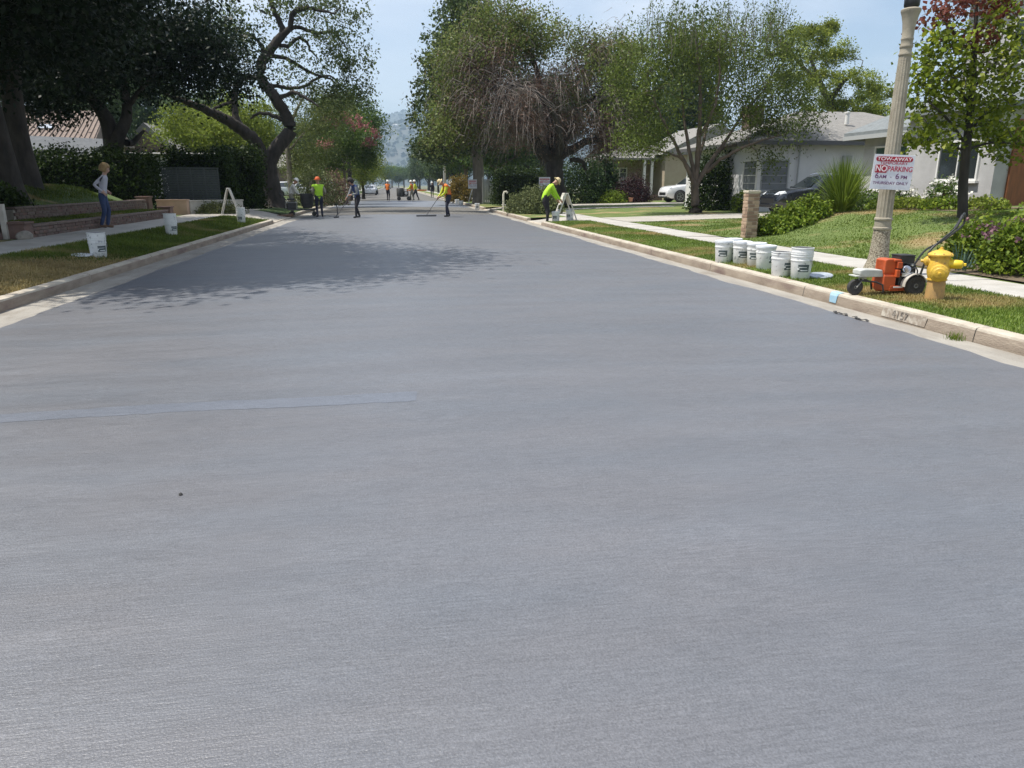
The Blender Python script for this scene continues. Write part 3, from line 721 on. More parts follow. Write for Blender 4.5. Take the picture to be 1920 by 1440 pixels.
# weed in the right gutter
w = np.stack([5.33 + rng.normal(size=90) * .035, 6.15 + rng.normal(size=90) * .05, np.full(90, .0)], 1)
setp(blades('weed', w, .07, .004, 'grass_left', rng), 'small weed tuft sprouting in the gutter', 'weed'); bpy.data.objects['weed'].pop('kind')
# debris scraps at the coating edge
for i, (y, l) in enumerate(((7.62, 'curled strip of dried coating at the gutter edge near blue kerb paint'), (7.25, 'shorter dark scrap of coating at the gutter edge'))):
    mb = MB(); pts = [(5.06 + .02 * math.sin(k * 1.3 + i), y + (k - 3) * .045, .016 + .012 * (k % 2)) for k in range(7)]
    for a, b in zip(pts[:-1], pts[1:]): mb.bar(a, b, .03, .006)
    setp(mb.build('coating_scrap', 'tyre'), l, 'scrap')

# ------------------------------------------------------------------ hills and haze
def hillz(X, Y):
    X = np.asarray(X) / 1.6; Y = np.asarray(Y) / 1.6
    ridge = 150 * np.exp(-((Y - 2350) / 480) ** 2) * (1 + .16 * np.sin(X / 310 + 1) + .12 * np.sin(X / 130)) + 75 * np.exp(-((Y - 1500) / 300) ** 2) * (1 + .3 * np.sin(X / 260 + 2.2) + .15 * np.sin(X / 90))
    left = 95 * np.exp(-((X + 1150) / 420) ** 2 - ((Y - 1900) / 600) ** 2)
    rn = 6 * np.sin(X / 37 + Y / 55) * np.sin(Y / 41) + 4 * np.sin(X / 17) * np.sin(Y / 23 + X / 31)
    return np.maximum((ridge + left + rn) * sst(850, 1300, Y), -1) * 1.18 * 1.6 - 2
hx, hy = np.linspace(-3700, 2700, 170), np.linspace(1400, 4800, 100)
struct(grid_mesh('hills', hx, hy, hillz, 'hill'))
rng = np.random.default_rng(5)
# woods on the hills: far-off mass of tree crowns
n = 26000; x = rng.uniform(-2300, 900, n); y = rng.uniform(1600, 4000, n)
P = np.stack([x, y, hillz(x, y) + 2], 1)
o = leaves('hill_woods', P, 15., 'leaf_hill', rng, None, .9, .3); setp(o, 'blue hazy woods covering the far hills', 'woods', kind='stuff')
mb = MB(); mb.box((0, 0, 3.5), (14, 10, 7)); mb.prism([(-8, 7), (8, 7), (0, 10.5)], -5.6, 5.6); hh = mb.mesh('hill_house', 'wall_white')
for i, (x, y) in enumerate(((64, 2370), (150, 2300), (-40, 2450), (240, 2400), (16, 2240), (-110, 2320))):
    setp(inst('hill_house', hh, None, (x, y, float(hillz(np.array(x), np.array(y))) - .5), rng.uniform(0, 3)), 'tiny pale house among trees on the hazy hillside', 'house', 'houses on the far hillside')
mb = MB(); mb.box((-500, 2350, 178), (7000, 5100, 362))
hz_o = mb.build('haze', [])
hm = bpy.data.materials.new('haze'); hm.use_nodes = True; hm.node_tree.nodes.clear()
ho = hm.node_tree.nodes.new('ShaderNodeOutputMaterial'); hv = hm.node_tree.nodes.new('ShaderNodeVolumePrincipled')
hv.inputs['Color'].default_value = (.62, .82, 1, 1); hv.inputs['Density'].default_value = .00027; hv.inputs['Anisotropy'].default_value = .2
hm.node_tree.links.new(hv.outputs[0], ho.inputs['Volume'])
hz_o.data.materials.append(hm); hz_o['kind'] = 'stuff'; hz_o['label'] = 'thin blue summer haze over the whole street'; hz_o['category'] = 'haze'

# ================================================================== STREET FURNITURE, RIGHT KERB
# ---- lamp post
LX, LY = 7.06, 9.85
lamp = thing('street_lamp', 'fluted concrete street lamp post carrying the tow-away sign', 'street lamp', (LX, LY, .16))
mb = MB()
mb.lathe([(0.2160, 0), (0.2160, .05), (0.1944, .07), (0.1836, .12), (0.1512, .2), (0.1332, .32), (0.1210, .5), (0.1138, .66)], 32)
mb.build('base', 'lamp_pebble', lamp, smooth=True)
mb = MB(); mb.lathe([(0.1152, .655), (0.1267, .665), (0.1282, .69), (0.1152, .7)], 32); mb.lathe([(0.1138, .79), (0.1253, .8), (0.1260, .822), (0.1116, .835)], 32); mb.lathe([(0.1130, .7), (0.1123, .79)], 32, caps=False)
mb.build('base_ring', 'lamp_concrete', lamp, smooth=True)
def fluted(z0, z1, r0, r1, n=16, sub=6, depth=.07):
    mb = MB(); N = n * sub; rows = 14; vs = []
    for j in range(rows + 1):
        t = j / rows; r = r0 + (r1 - r0) * t - .006 * math.sin(t * math.pi) * -1
        for k in range(N):
            ph = (k % sub) / sub; d = depth * abs(math.sin(math.pi * ph)) ** .8 if k % sub else 0
            a = 2 * math.pi * k / N; vs.append((r * (1 - d) * math.cos(a), r * (1 - d) * math.sin(a), z0 + (z1 - z0) * t))
    mb.add(vs, [(j * N + k, j * N + (k + 1) % N, (j + 1) * N + (k + 1) % N, (j + 1) * N + k) for j in range(rows) for k in range(N)])
    return mb
fluted(.83, 3.02, .112, .079).build('shaft', 'lamp_concrete', lamp, smooth=True)
mb = MB(); mb.lathe([(0.0756, 3.0), (0.0850, 3.01), (0.0864, 3.03), (0.0770, 3.045), (0.0756, 3.1), (0.0842, 3.11), (0.0850, 3.13), (0.0749, 3.145), (0.0749, 3.2), (0.0806, 3.21), (0.0806, 3.225), (0.0742, 3.24),
                     (0.0770, 3.33), (0.0864, 3.42), (0.1044, 3.5), (0.1210, 3.55), (0.1260, 3.56), (0.1260, 3.585), (0.1080, 3.6), (0.0720, 3.61)], 32)
mb.build('capital', 'lamp_concrete', lamp, smooth=True)
mb = MB(); mb.lathe([(0.0720, 3.6), (0.0972, 3.63), (0.1008, 3.72), (0.0828, 3.76), (0.0864, 3.8)], 24); mb.build('lantern_collar', 'lantern_dark', lamp, smooth=True)
mb = MB(); mb.lathe([(0.0864, 3.8), (0.1440, 3.95), (0.1584, 4.15), (0.1224, 4.38), (0.0720, 4.45)], 24); mb.build('globe', 'lantern_glass', lamp, smooth=True)
mb = MB(); mb.lathe([(0.0936, 4.44), (0.0864, 4.5), (0.0288, 4.6), (0.0108, 4.72), (0, 4.74)], 24); mb.build('lantern_cap', 'lantern_dark', lamp, smooth=True)

# ---- tow-away sign tied to the post
def no_parking(loc, rz, label, w=.54, h=.47, roll=0., name='parking_sign'):
    s = thing(name, label, 'sign', loc, rz); s.rotation_euler = (0, roll, rz)
    k = w / .54
    mb = MB(); mb.box((0, 0, 0), (w, .006, h)); mb.build('panel', 'sign_white', s, bevel=.002)
    mb = MB()
    def rbox(cx, cz, ww, hh, rad):
        pts = []
        for qx, qz, a0 in ((1, 1, 0), (-1, 1, 90), (-1, -1, 180), (1, -1, 270)):
            for q in range(5):
                a = R(a0 + q * 22.5); pts.append((cx + qx * (ww / 2 - rad) + rad * math.cos(a), cz + qz * (hh / 2 - rad) + rad * math.sin(a)))
        mb.prism(pts, -.0055, -.003)
    rbox(0, .175 * k, .49 * k, .066 * k, .03 * k); rbox(-.158 * k, .042 * k, .16 * k, .108 * k, .012 * k)
    mb.build('red_band', 'sign_red', s)
    T = lambda t, sz, m, x, z, sx=1., b=0.: text_mesh(t, sz * k, m, 'lettering', s, (x * k, -.0075, z * k), (R(90), 0, 0), sx, bold=b)
    T('TOW-AWAY', .064, 'sign_pale', 0, .174, 1.25, .0006)
    T('TEMPORARY', .05, 'sign_red_ink', 0, .118, 1.3)
    T('NO', .115, 'sign_pale', -.157, .042, .86, .0015); T('PARKING', .098, 'sign_red_ink', .095, .042, .82, .001)
    T('6', .105, 'sign_purple_ink', -.2, -.055, 1., .001); T('AM', .066, 'sign_purple_ink', -.118, -.066, 1.05, .0008); T('-', .08, 'sign_purple_ink', -.01, -.06)
    T('6', .105, 'sign_purple_ink', .075, -.055, 1., .001); T('PM', .066, 'sign_purple_ink', .165, -.066, 1.05, .0008)
    T('THURSDAY ONLY', .054, 'sign_purple_ink', -.005, -.15, 1.08, .0004)
    return s
p = at(1673, 323, 9.62)
no_parking((p[0], 9.62, p[2]), R(-16), 'white and red tow-away sign reading NO PARKING tied to the street lamp post', roll=R(2.5))
strap = None

# ---- fire hydrant
hyd = thing('fire_hydrant', 'yellow fire hydrant with three outlets standing in the parkway grass', 'fire hydrant', (6.17, 7.52, .14), R(-36)); hyd.scale = (.88, .88, .88)
mb = MB(); mb.lathe([(.112, -.02), (.113, .1), (.108, .24), (.104, .3)], 32); mb.build('lower_barrel', 'hydrant_base', hyd, smooth=True)
mb = MB(); mb.lathe([(.104, .29), (.118, .33), (.132, .38), (.137, .44), (.13, .5), (.118, .55), (.112, .58), (.118, .6)], 32); mb.build('barrel', 'hydrant_yellow', hyd, smooth=True)
mb = MB(); mb.lathe([(.118, .596), (.148, .6), (.15, .618), (.14, .628), (.1, .655), (.055, .672), (.035, .675), (.034, .684), (.026, .69)], 32)
mb.lathe([(.022, .688), (.021, .712), (.008, .716)], 5); mb.build('bonnet', 'hydrant_yellow', hyd, smooth=True)
# front pumper outlet turned to the road and camera, side outlets
fa = Vector((.04, -1, -.05)).normalized()
def outlet(c, ax, prof, m, nut=.02):
    mb = MB(); mb.lathe(prof, 24, c, ax); z = prof[-1][1]
    mb.lathe([(nut, z - .002), (nut * .92, z + .03), (nut * .6, z + .033)], 5, c, ax)
    return mb.build('outlet', m, hyd, smooth=True)
outlet((0, 0, .4), fa, [(.09, .05), (.1, .1), (.105, .125), (.112, .13), (.114, .15), (.104, .156), (.1, .172), (.07, .18), (.062, .19), (.04, .194)], 'hydrant_yellow', .022)
outlet((0, 0, .525), (-1, .05, .02), [(.075, .06), (.062, .115), (.058, .13), (.064, .135), (.064, .155), (.05, .165), (.03, .185)], 'hydrant_yellow', .022)
outlet((0, 0, .5), (1, -.12, .0), [(.075, .06), (.062, .11), (.056, .13), (.06, .14), (.058, .2), (.052, .25), (.046, .258), (.03, .27)], 'hydrant_bright', .022)
mb = MB(); mb.tube([(.105, -.01, .6), (.12, -.02, .57), (.122, -.03, .5), (.118, -.02, .44)], .006, 6); mb.build('chain', 'hydrant_bright', hyd, smooth=True)

bo = MB(); bo.lathe([(.011, -.006), (.011, .007), (.006, .012)], 6); bo = bo.mesh('bolt', 'hydrant_base')
for k in range(8):
    a = 2 * math.pi * k / 8 + .2; inst('bolt', bo, hyd, (.132 * math.cos(a), .132 * math.sin(a), .628))
mb = MB(); mb.lathe([(.113, .283), (.121, .287), (.121, .303), (.112, .307)], 28); mb.build('flange', 'hydrant_yellow', hyd, smooth=True)
# ---- walk-behind blower
bl = thing('walk_behind_blower', 'orange walk-behind blower with black engine parked behind the yellow hydrant', 'blower', (5.93, 8.1, .15), R(-4)); bl.scale = (.9, .9, .9)
mb = MB()      # scroll housing, its round axis along X
pr = []
for k in range(28):
    a = 2 * math.pi * k / 28
    r = .14 + .02 * (k / 28); pr.append((r * math.cos(a), .2 + r * math.sin(a)))
mb.prism(pr, -.10, .05, plane='YZ')
mb.box((-.025, -.02, .38), (.15, .2, .19)); mb.box((-.02, -.06, .17), (.17, .18, .2)); mb.prism([(-.1, .3), (-.1, .475), (-.06, .49), (.03, .49), (.05, .47), (.05, .3)], -.13, .1)
mb.build('fan_housing', 'blower_orange', bl, bevel=.012)
mb = MB(); mb.box((.085, -.1, .41), (.07, .15, .085)); mb.box((.07, -.11, .30), (.05, .14, .1)); mb.box((.06, -.06, .47), (.1, .2, .03)); mb.build('housing_guard', 'blower_orange', bl, bevel=.01)
mb = MB()
for k in range(7): mb.box((.0985, -.15 + k * .017, .3), (.008, .007, .085))
mb.build('louvre', 'blower_orange', bl)
mb = MB(); mb.box((.16, -.02, .085), (.36, .28, .035)); mb.box((.09, -.15, .1), (.2, .02, .07)); mb.build('deck', 'blower_orange', bl, bevel=.006)
mb = MB(); mb.box((.1, -.163, .118), (.13, .006, .018)); mb.build('maker_strip', 'label_white', bl)
mb = MB()      # discharge chute to the front
mb.prism([(-.10, .25), (-.12, .345), (-.36, .355), (-.43, .34), (-.43, .285), (-.36, .25)], -.12, .08); mb.build('chute', 'chute_grey', bl, bevel=.014)
mb = MB(); mb.box((-.42, -.02, .262), (.12, .19, .016)); mb.build('chute_lip', 'chute_grey', bl, bevel=.004)
mb = MB(); mb.tube([(-.42, -.06, .2), (-.2, -.13, .185), (-.12, -.16, .15), (-.1, -.165, .05)], .012, 8); mb.tube([(-.36, .06, .2), (-.2, .1, .185), (-.12, .12, .15), (-.1, .12, .05)], .012, 8); mb.build('front_brace', 'engine_black', bl, smooth=True)
def wheel(cx, cy, rr, w, parent, tm='tyre', hm='hub_grey', axis=(0, 1, 0), name='wheel'):
    mb = MB(); mb.lathe([(rr * .62, -w * .4), (rr * .86, -w * .5), (rr * .97, -w * .32), (rr, 0), (rr * .97, w * .32), (rr * .86, w * .5), (rr * .62, w * .4)], 28, (0, 0, 0), axis)
    o = mb.build(name, tm, parent, smooth=True, loc=(cx, cy, rr))
    mb = MB(); mb.lathe([(0, -w * .3), (rr * .2, -w * .5), (rr * .28, -w * .28), (rr * .6, -w * .24), (rr * .64, -w * .42), (rr * .64, w * .42), (rr * .6, w * .24), (rr * .28, w * .28), (rr * .2, w * .5), (0, w * .3)], 20, (0, 0, 0), axis, caps=False)
    mb.build('hub', hm, o, smooth=True); return o
wheel(-.43, -.03, .108, .055, bl)
mb = MB()
for s in (-1, 1): mb.bar((-.43, -.03 + s * .042, .108), (-.34, -.03 + s * .04, .235), .024, .01)
mb.box((-.34, -.03, .238), (.06, .11, .02)); mb.build('caster_fork', 'grey_metal', bl, bevel=.003)
wheel(.315, -.19, .138, .08, bl); wheel(.315, .19, .138, .08, bl)
for s in (-1, 1):
    mb = MB(); n = 14; vs = []
    for k in range(n + 1):
        a = R(15 + 170 * k / n)
        for yy, rr in ((-.05, .112), (.05, .112), (.05, .119), (-.05, .119)): vs.append((.30 + rr * 1.33 * math.cos(a), s * .19 + yy, .142 + rr * 1.33 * math.sin(a)))
    mb.add(vs, [(4 * k + i, 4 * k + (i + 1) % 4, 4 * k + 4 + (i + 1) % 4, 4 * k + 4 + i) for k in range(n) for i in range(4)] + [(0, 1, 2, 3), (4 * n + 3, 4 * n + 2, 4 * n + 1, 4 * n)])
    mb.build('fender', 'fender_white', bl, smooth=True)
eng = MB(); eng.box((.235, 0, .2), (.24, .26, .2)); eng.box((.25, -.02, .34), (.2, .2, .14)); eng = eng.build('engine', 'engine_black', bl, bevel=.015)
mb = MB(); mb.box((.215, -.01, .475), (.2, .22, .1)); mb.box((.215, -.01, .532), (.215, .235, .016)); mb.build('air_filter', 'engine_black', eng, bevel=.012)
mb = MB(); mb.lathe([(.0, 0), (.05, .002), (.052, .03), (.044, .035), (.042, .05), (.0, .052)], 20, (.2, -.13, .345), (-.1, -1, .35)); mb.build('fuel_cap', 'chrome', eng, smooth=True)
mb = MB(); mb.box((.19, -.15, .285), (.13, .05, .05)); mb.build('crank_cover', 'chrome', eng, bevel=.008)
mb = MB(); mb.tube([(.27, -.14, .36), (.32, -.16, .38), (.36, -.14, .33), (.37, -.13, .25)], .009, 6); mb.tube([(.3, -.15, .3), (.34, -.15, .26), (.3, -.15, .22)], .008, 6); mb.build('fuel_line', 'handle_black', eng, smooth=True)
mb = MB(); mb.lathe([(.0, 0), (.075, .004), (.08, .03), (.06, .045), (.02, .05), (0, .05)], 20, (.27, -.125, .24), (.1, -1, 0)); mb.build('recoil_starter', 'hub_grey', eng, smooth=True)
mb = MB(); mb.lathe([(.035, -.07), (.045, -.06), (.045, .06), (.035, .07)], 14, (.33, .06, .4), (1, 0, 0)); mb.build('muffler', 'grey_metal', eng, smooth=True)
mb = MB(); mb.box((.27, -.14, .405), (.03, .03, .02)); mb.build('throttle', 'chrome', eng, bevel=.003)
# handle bars rise back and to the right
mb = MB()
h = [(.38, -.15, .2), (.45, -.16, .5), (.52, -.15, .64), (.82, -.1, .87), (.9, -.06, .96), (.99, 0, 1.06), (1.05, .06, 1.07), (1.12, .14, 1.0), (1.12, .15, .92), (1.02, .16, .82), (.82, .15, .68), (.62, .14, .58), (.5, .14, .4), (.4, .14, .2)]
sp, sr = smooth_path(h, [.014] * len(h), 4); mb.tube([tuple(q) for q in sp], list(sr), 8); mb.build('handle', 'handle_black', bl, smooth=True)
mb = MB(); mb.tube([(.83, -.09, .88), (.9, -.06, .96), (.98, 0, 1.05)], .019, 8); mb.build('grip', 'rubber', bl, smooth=True)

# ---- buckets
def bucket(label, stack=0, lid=True, lab_rot=R(-100), group='buckets standing along the street', dirty=False):
    """5-gallon pail; stack = extra pails nested in it, showing only their rims"""
    b = thing('bucket', label, 'bucket', (0, 0, 0), 0, group)
    mb = MB(); mb.lathe([(.125, .0), (.13, .006), (.146, .255), (.147, .26), (.153, .262), (.153, .275), (.1475, .278), (.149, .318), (.155, .32), (.155, .333), (.15, .336), (.151, .352), (.157, .354), (.157, .366), (.146, .368), (.14, .34)], 28)
    mb.build('pail', 'bucket_plastic', b, smooth=True)
    top = .368
    for s in range(stack):
        mb = MB(); z = top - .02
        mb.lathe([(.147, z), (.149, z + .03), (.154, z + .032), (.154, z + .045), (.149, z + .048), (.15, z + .085), (.156, z + .087), (.156, z + .1), (.146, z + .102), (.14, z + .06)], 28)
        mb.build('nested_pail', 'bucket_plastic', b, smooth=True); top = z + .102
    if lid:
        mb = MB(); mb.lathe([(.158, top - .03), (.161, top - .028), (.161, top + .004), (.152, top + .009), (.147, top + .002), (.05, top + .003), (0, top + .003)], 28); mb.build('lid', 'lid_plastic', b, smooth=True)
    else:
        mb = MB(); mb.lathe([(.1455, top - .004), (.143, top - .012), (.0, top - .014)], 28, caps=False); mb.build('dark_inside', 'bucket_dark', b, smooth=True)  # dark disc just under the rim, in place of the pail's dark interior
    def patch(a0, a1, z0, z1, m, d, nm):
        mb = MB(); n = 10; vs = []
        for k in range(n + 1):
            a = a0 + (a1 - a0) * k / n
            for z in (z0, z1):
                r = .13 + .016 * (z - .006) / .25 + d; vs.append((r * math.cos(a), r * math.sin(a), z))
        mb.add(vs, [(2 * k, 2 * k + 2, 2 * k + 3, 2 * k + 1) for k in range(n)]); return mb.build(nm, m, b, smooth=True)
    patch(lab_rot - .55, lab_rot + .55, .11, .215, 'label_dark', .0012, 'label')
    patch(lab_rot - .3, lab_rot + .42, .125, .14, 'label_white', .0022, 'label_stripe'); patch(lab_rot - .5, lab_rot + .3, .172, .18, 'label_white', .0022, 'label_stripe')
    patch(lab_rot - .62, lab_rot - .42, .14, .165, 'label_white', .0022, 'label_stripe')
    mb = MB(); pts = [(.158 * math.cos(a), .158 * math.sin(a), .27 - .1 * math.sin((a - lab_rot - .75) / 2.0 * math.pi)) for a in np.linspace(lab_rot + .75, lab_rot + 2.75, 12)]
    mb.tube(pts, .003, 5); mb.build('bail_handle', 'wire', b, smooth=True)
    return b
G = 'buckets standing along the street'
def pr_(x, y): return float(parkR(np.array(x), np.array(y)))
def pl_(x, y): return float(parkL(np.array(x), np.array(y)))
bA = bucket('white lidded bucket at the far left end of the parkway row beside pale grass')
rowb = [((5.66, 12.06), R(-20), 'white lidded bucket at the end of the row farthest from the hydrant'),
        ((5.93, 12.28), R(15), 'white lidded bucket tucked behind the end of the row, nearest the sidewalk'),
        ((5.83, 11.72), R(-5), 'white lidded bucket third along the row from the end farthest from the hydrant'),
        ((5.9, 11.35), R(-30), 'white lidded bucket fourth along the row, between two lidded buckets'),
        ((5.83, 10.9), R(40), 'white lidded bucket with its handle hanging, last lidded one before the open buckets')]
for i, ((x, y), rz, l) in enumerate(rowb):
    place(bA, (x, y, pr_(x, y) - .004), rz, l, first=(i == 0))
b5 = bucket('open white bucket with dark label pushed against the taller open stack', lid=False, lab_rot=R(-60), stack=0)
place(b5, (5.64, 10.05, pr_(5.64, 10.05) - .004), R(-10), first=True)
b6 = bucket('tall stack of open white buckets with dark label beside the loose lid', lid=False, stack=1, lab_rot=R(-105)); place(b6, (5.78, 9.75, pr_(5.78, 9.75) - .004), 0, first=True)
mb = MB(); mb.lathe([(.17, 0), (.172, .02), (.165, .026), (.155, .018), (.05, .018), (0, .02)], 32)
lid = mb.build('bucket_lid', 'lid_grey', smooth=True, loc=(6.08, 9.72, pr_(6.08, 9.72) + .02)); lid.rotation_euler = (R(5), R(-4), 0)
setp(lid, 'loose grey bucket lid lying on the grass by the open buckets', 'lid')
# left kerb pails
l1 = bucket('white bucket stack with handle on the left dry grass', lid=False, stack=1, lab_rot=R(-40), group=G); place(l1, (-5.33, 14.4, pl_(-5.33, 14.4) - .004), 0, first=True)
mb = MB(); mb.lathe([(.17, 0), (.172, .015), (.16, .02), (.05, .014), (0, .015)], 28); lid2 = mb.build('bucket_lid', 'lid_plastic', smooth=True, loc=(-5.56, 14.25, pl_(-5.56, 14.25) + .02)); lid2.rotation_euler = (R(3), R(4), 0)
setp(lid2, 'bucket lid lying flat on dry grass against the white bucket stack', 'lid')
l2 = bucket('tall stack of three nested white buckets on shaded grass before the woman', lid=False, stack=2, lab_rot=R(-70)); place(l2, (-5.6, 20.0, pl_(-5.6, 20.) - .004), R(30), first=True)
place(l2, (-5.3, 27.4, pl_(-5.3, 27.4) - .004), R(-30), 'tall white bucket stack on grass below the left folding barricade')
# by the bending worker
place(bA, (6.02, 27.3, .12), R(-20), 'white lidded bucket by the boots of the bending worker')
place(bA, (6.62, 27.55, .16), R(-30), 'white lidded bucket under the legs of the right folding barricade')
fb = bucket('white bucket standing at the right kerb farther down the street', lab_rot=R(-100), group='far buckets along the right kerb')
for i, (x, y) in enumerate(((5.05, 45.), (4.75, 52.5), (4.9, 57.5), (4.6, 62.))): place(fb, (x, y, road_z(x) if x < 5 else .004), i, first=(i == 0))

# ---- folding A-frame barricades
def barricade(label, loc, rz, opening=.36, hgt=.98):
    b = thing('folding_barricade', label, 'barricade', loc, rz, 'folding barricades on the sidewalks')
    for s in (-1, 1):
        mb = MB(); n = Vector((s * opening, 0, -hgt))
        top, bot = Vector((s * .03, 0, hgt)), Vector((s * opening, 0, 0))
        for y in (-.24, .24): mb.bar(top + Vector((0, y, 0)), bot + Vector((0, y, 0)), .07, .035)
        for t in (.04, .62): 
            p = top.lerp(bot, t); mb.bar(p + Vector((0, -.24, 0)), p + Vector((0, 0.24, 0)), .03, .08)
        f = mb.build('leg_frame', 'barricade', b, bevel=.006)
        mb = MB(); p0, p1 = top.lerp(bot, .07), top.lerp(bot, .42); d = Vector((s * .02, 0, .008))
        mb.bar(p0 + d, p1 + d, .46, .018); mb.build('panel', 'barricade', f, bevel=.004)
    mb = MB(); mb.box((0, 0, hgt + .005), (.1, .54, .045)); mb.build('hinge', 'barricade', b, bevel=.01)
    return b
barricade('pale folding barricade straddling a bucket beside the bending worker', (6.42, 27.5, .155), R(3), .4)
barricade('white folding barricade standing by the low plant bed on the left sidewalk', (-6.5, 31.6, .31), R(5), .33, 1.0)
barricade('pale folding barricade far down by the grey tree trunk', (5.85, 55., .15), 0, .33)

# ---- brick gate pillar with proud bricks
pil = thing('brick_pillar', 'square brick gate pillar with pale mortar beside the leafy shrubs', 'pillar', (8.72, 17.25, .16), R(-3)); pil.scale = (.74, .74, 1)
mb = MB(); mb.box((0, 0, .56), (.36, .36, 1.12)); mb.build('mortar_core', 'pillar_mortar', pil)
mb = MB(); mb.box((0, 0, 0), (.195, .03, .072)); bm1 = mb.mesh('brick', 'pillar_brick', bevel=.005)
mb = MB(); mb.box((0, 0, 0), (.195, .03, .072)); bm2 = mb.mesh('brick', 'pillar_side', bevel=.005)
rng = np.random.default_rng(12)
for c in range(13):
    for f in range(4):
        for k in range(2):
            a = f * math.pi / 2; off = (k - .5) * .2 + (.05 if c % 2 else -.04)
            off = max(-.1, min(.1, off)); d = .185 + rng.uniform(-.004, .006)
            x, y = off * math.cos(a) + d * math.sin(a), off * math.sin(a) - d * math.cos(a)
            inst('brick', bm1 if rng.uniform() < .6 else bm2, pil, (x, y, .045 + c * .0835), a)
mb = MB(); mb.box((0, 0, 1.135), (.43, .43, .05)); mb.build('cap', 'pillar_mortar', pil, bevel=.008)

# ---- clay pot stand by the grey house, garden stones
mb = MB(); mb.box((0, 0, .05), (.3, .26, .05)); mb.box((-.11, 0, .18), (.06, .22, .22)); mb.box((.11, 0, .18), (.06, .22, .22)); mb.box((0, 0, .31), (.32, .28, .05))
setp(mb.build('clay_planter_stand', 'clay', loc=(14.5, 18.0, float(zR(14.5, 18.)) + .02), bevel=.01), 'small terracotta planter stand among white roses by the wall', 'planter')

# ================================================================== HOUSES
def part(mb, name, mats, t, parent=None, **k):
    """mesh written in world coordinates, made a child of the (unrotated) thing t or of one of its parts"""
    o = mb.build(name, mats, parent or t, **k)
    if parent is None: o.location = (-t.location.x, -t.location.y, -t.location.z)
    return o
def hip_roof(x0, x1, y0, y1, ze, zr, inset, over=.45, along='X', thick=.12):
    mb = MB(); a, b, c, d = x0 - over, x1 + over, y0 - over, y1 + over
    if along == 'X': r0, r1 = (a + inset, (c + d) / 2, zr), (b - inset, (c + d) / 2, zr)
    else: r0, r1 = ((a + b) / 2, c + inset, zr), ((a + b) / 2, d - inset, zr)
    v = [(a, c, ze), (b, c, ze), (b, d, ze), (a, d, ze), r0, r1, (a, c, ze - thick), (b, c, ze - thick), (b, d, ze - thick), (a, d, ze - thick)]
    f = [(6, 7, 1, 0), (7, 8, 2, 1), (8, 9, 3, 2), (9, 6, 0, 3), (9, 8, 7, 6)]
    if along == 'X': f += [(0, 1, 5, 4), (1, 2, 5), (2, 3, 4, 5), (3, 0, 4)]
    else: f += [(0, 1, 4), (1, 2, 5, 4), (2, 3, 5), (3, 0, 4, 5)]
    mb.add(v, f); return mb
def window(t, c, w, h, face, bars=1, hbars=0, fw=.055, frame='trim_white', pane='glass', sill=True, blind=False):
    """face: '-X' or '-Y' outward; frame stands proud, glass lies back inside it"""
    bx = lambda mb, a, z, ww, hh, d0, d1: mb.box((c[0] + (a if face == '-Y' else -(d0 + d1) / 2), c[1] + (-(d0 + d1) / 2 if face == '-Y' else a), c[2] + z), ((ww, d1 - d0, hh) if face == '-Y' else (d1 - d0, ww, hh)))
    mb = MB(); bx(mb, -w / 2 + fw / 2, 0, fw, h, -.02, .05); bx(mb, w / 2 - fw / 2, 0, fw, h, -.02, .05)
    bx(mb, 0, h / 2 - fw / 2, w - 2 * fw, fw, -.02, .048); bx(mb, 0, -h / 2 + fw / 2, w - 2 * fw, fw, -.02, .048)
    o = part(mb, 'window', frame, t)
    off = (0, 0, 0)
    if bars or hbars:
        mb = MB()
        for k in range(bars): bx(mb, -w / 2 + w * (k + 1) / (bars + 1), 0, fw * .7, h - 2 * fw, -.01, .036)
        for k in range(hbars): bx(mb, 0, -h / 2 + h * (k + 1) / (hbars + 1), w - 2 * fw, fw * .45, -.008, .03)
        part(mb, 'mullion', frame, t, o)
    mb = MB(); bx(mb, 0, 0, w - 2 * fw, h - 2 * fw, .004, .012); part(mb, 'pane', pane, t, o)
    if sill:
        mb = MB(); bx(mb, 0, -h / 2 - .03, w + .12, .055, .0, .11); part(mb, 'sill', frame, t, o)
    return o

# ---- grey stucco house behind the young tree
h1 = thing('house', 'grey stucco house with white framed windows behind the young tree', 'house', (15, 16.9, .8))
mb = MB(); mb.box((18.5, 18.6, 2.0), (7, 3.4, 2.9)); part(mb, 'front_wall', 'stucco_grey', h1)
mb = MB(); mb.box((18.9, 21.8, 1.85), (6.5, 3.0, 2.7)); part(mb, 'wing_wall', 'stucco_grey', h1)
mb = MB(); mb.box((21.4, 18.5, 5.0), (7.6, 6.6, 4.0)); part(mb, 'upper_wall', 'stucco_grey', h1)
rf = part(hip_roof(15.6, 22.0, 20.3, 23.3, 3.12, 4.2, 1.9), 'wing_roof', 'shingle_slate', h1)
mb = MB(); mb.box((15.13, 21.9, 2.95), (.03, 3.7, .13)); mb.box((18.8, 23.77, 2.95), (7.3, .03, .13)); part(mb, 'gutter', 'trim_grey', h1, rf)
part(hip_roof(15.0, 22.0, 16.9, 20.2, 3.44, 4.5, 2.0, over=.35), 'front_roof', 'shingle_slate', h1)
part(hip_roof(17.6, 25.2, 15.2, 21.8, 7.0, 8.4, 3.2), 'upper_roof', 'shingle_slate', h1)
window(h1, (15.0, 18.15, 2.08), 1.5, 1.05, '-X', bars=1)
window(h1, (15.6, 21.75, 1.98), 1.7, 1.35, '-X', bars=1, hbars=1, frame='trim_white', pane='glass_green')
window(h1, (17.6, 19.3, 5.4), 1.2, 1.2, '-X', bars=1)
mb = MB(); mb.box((16.05, 16.875, 1.85), (1.1, .05, 2.1)); d = part(mb, 'door', 'door_brown', h1)
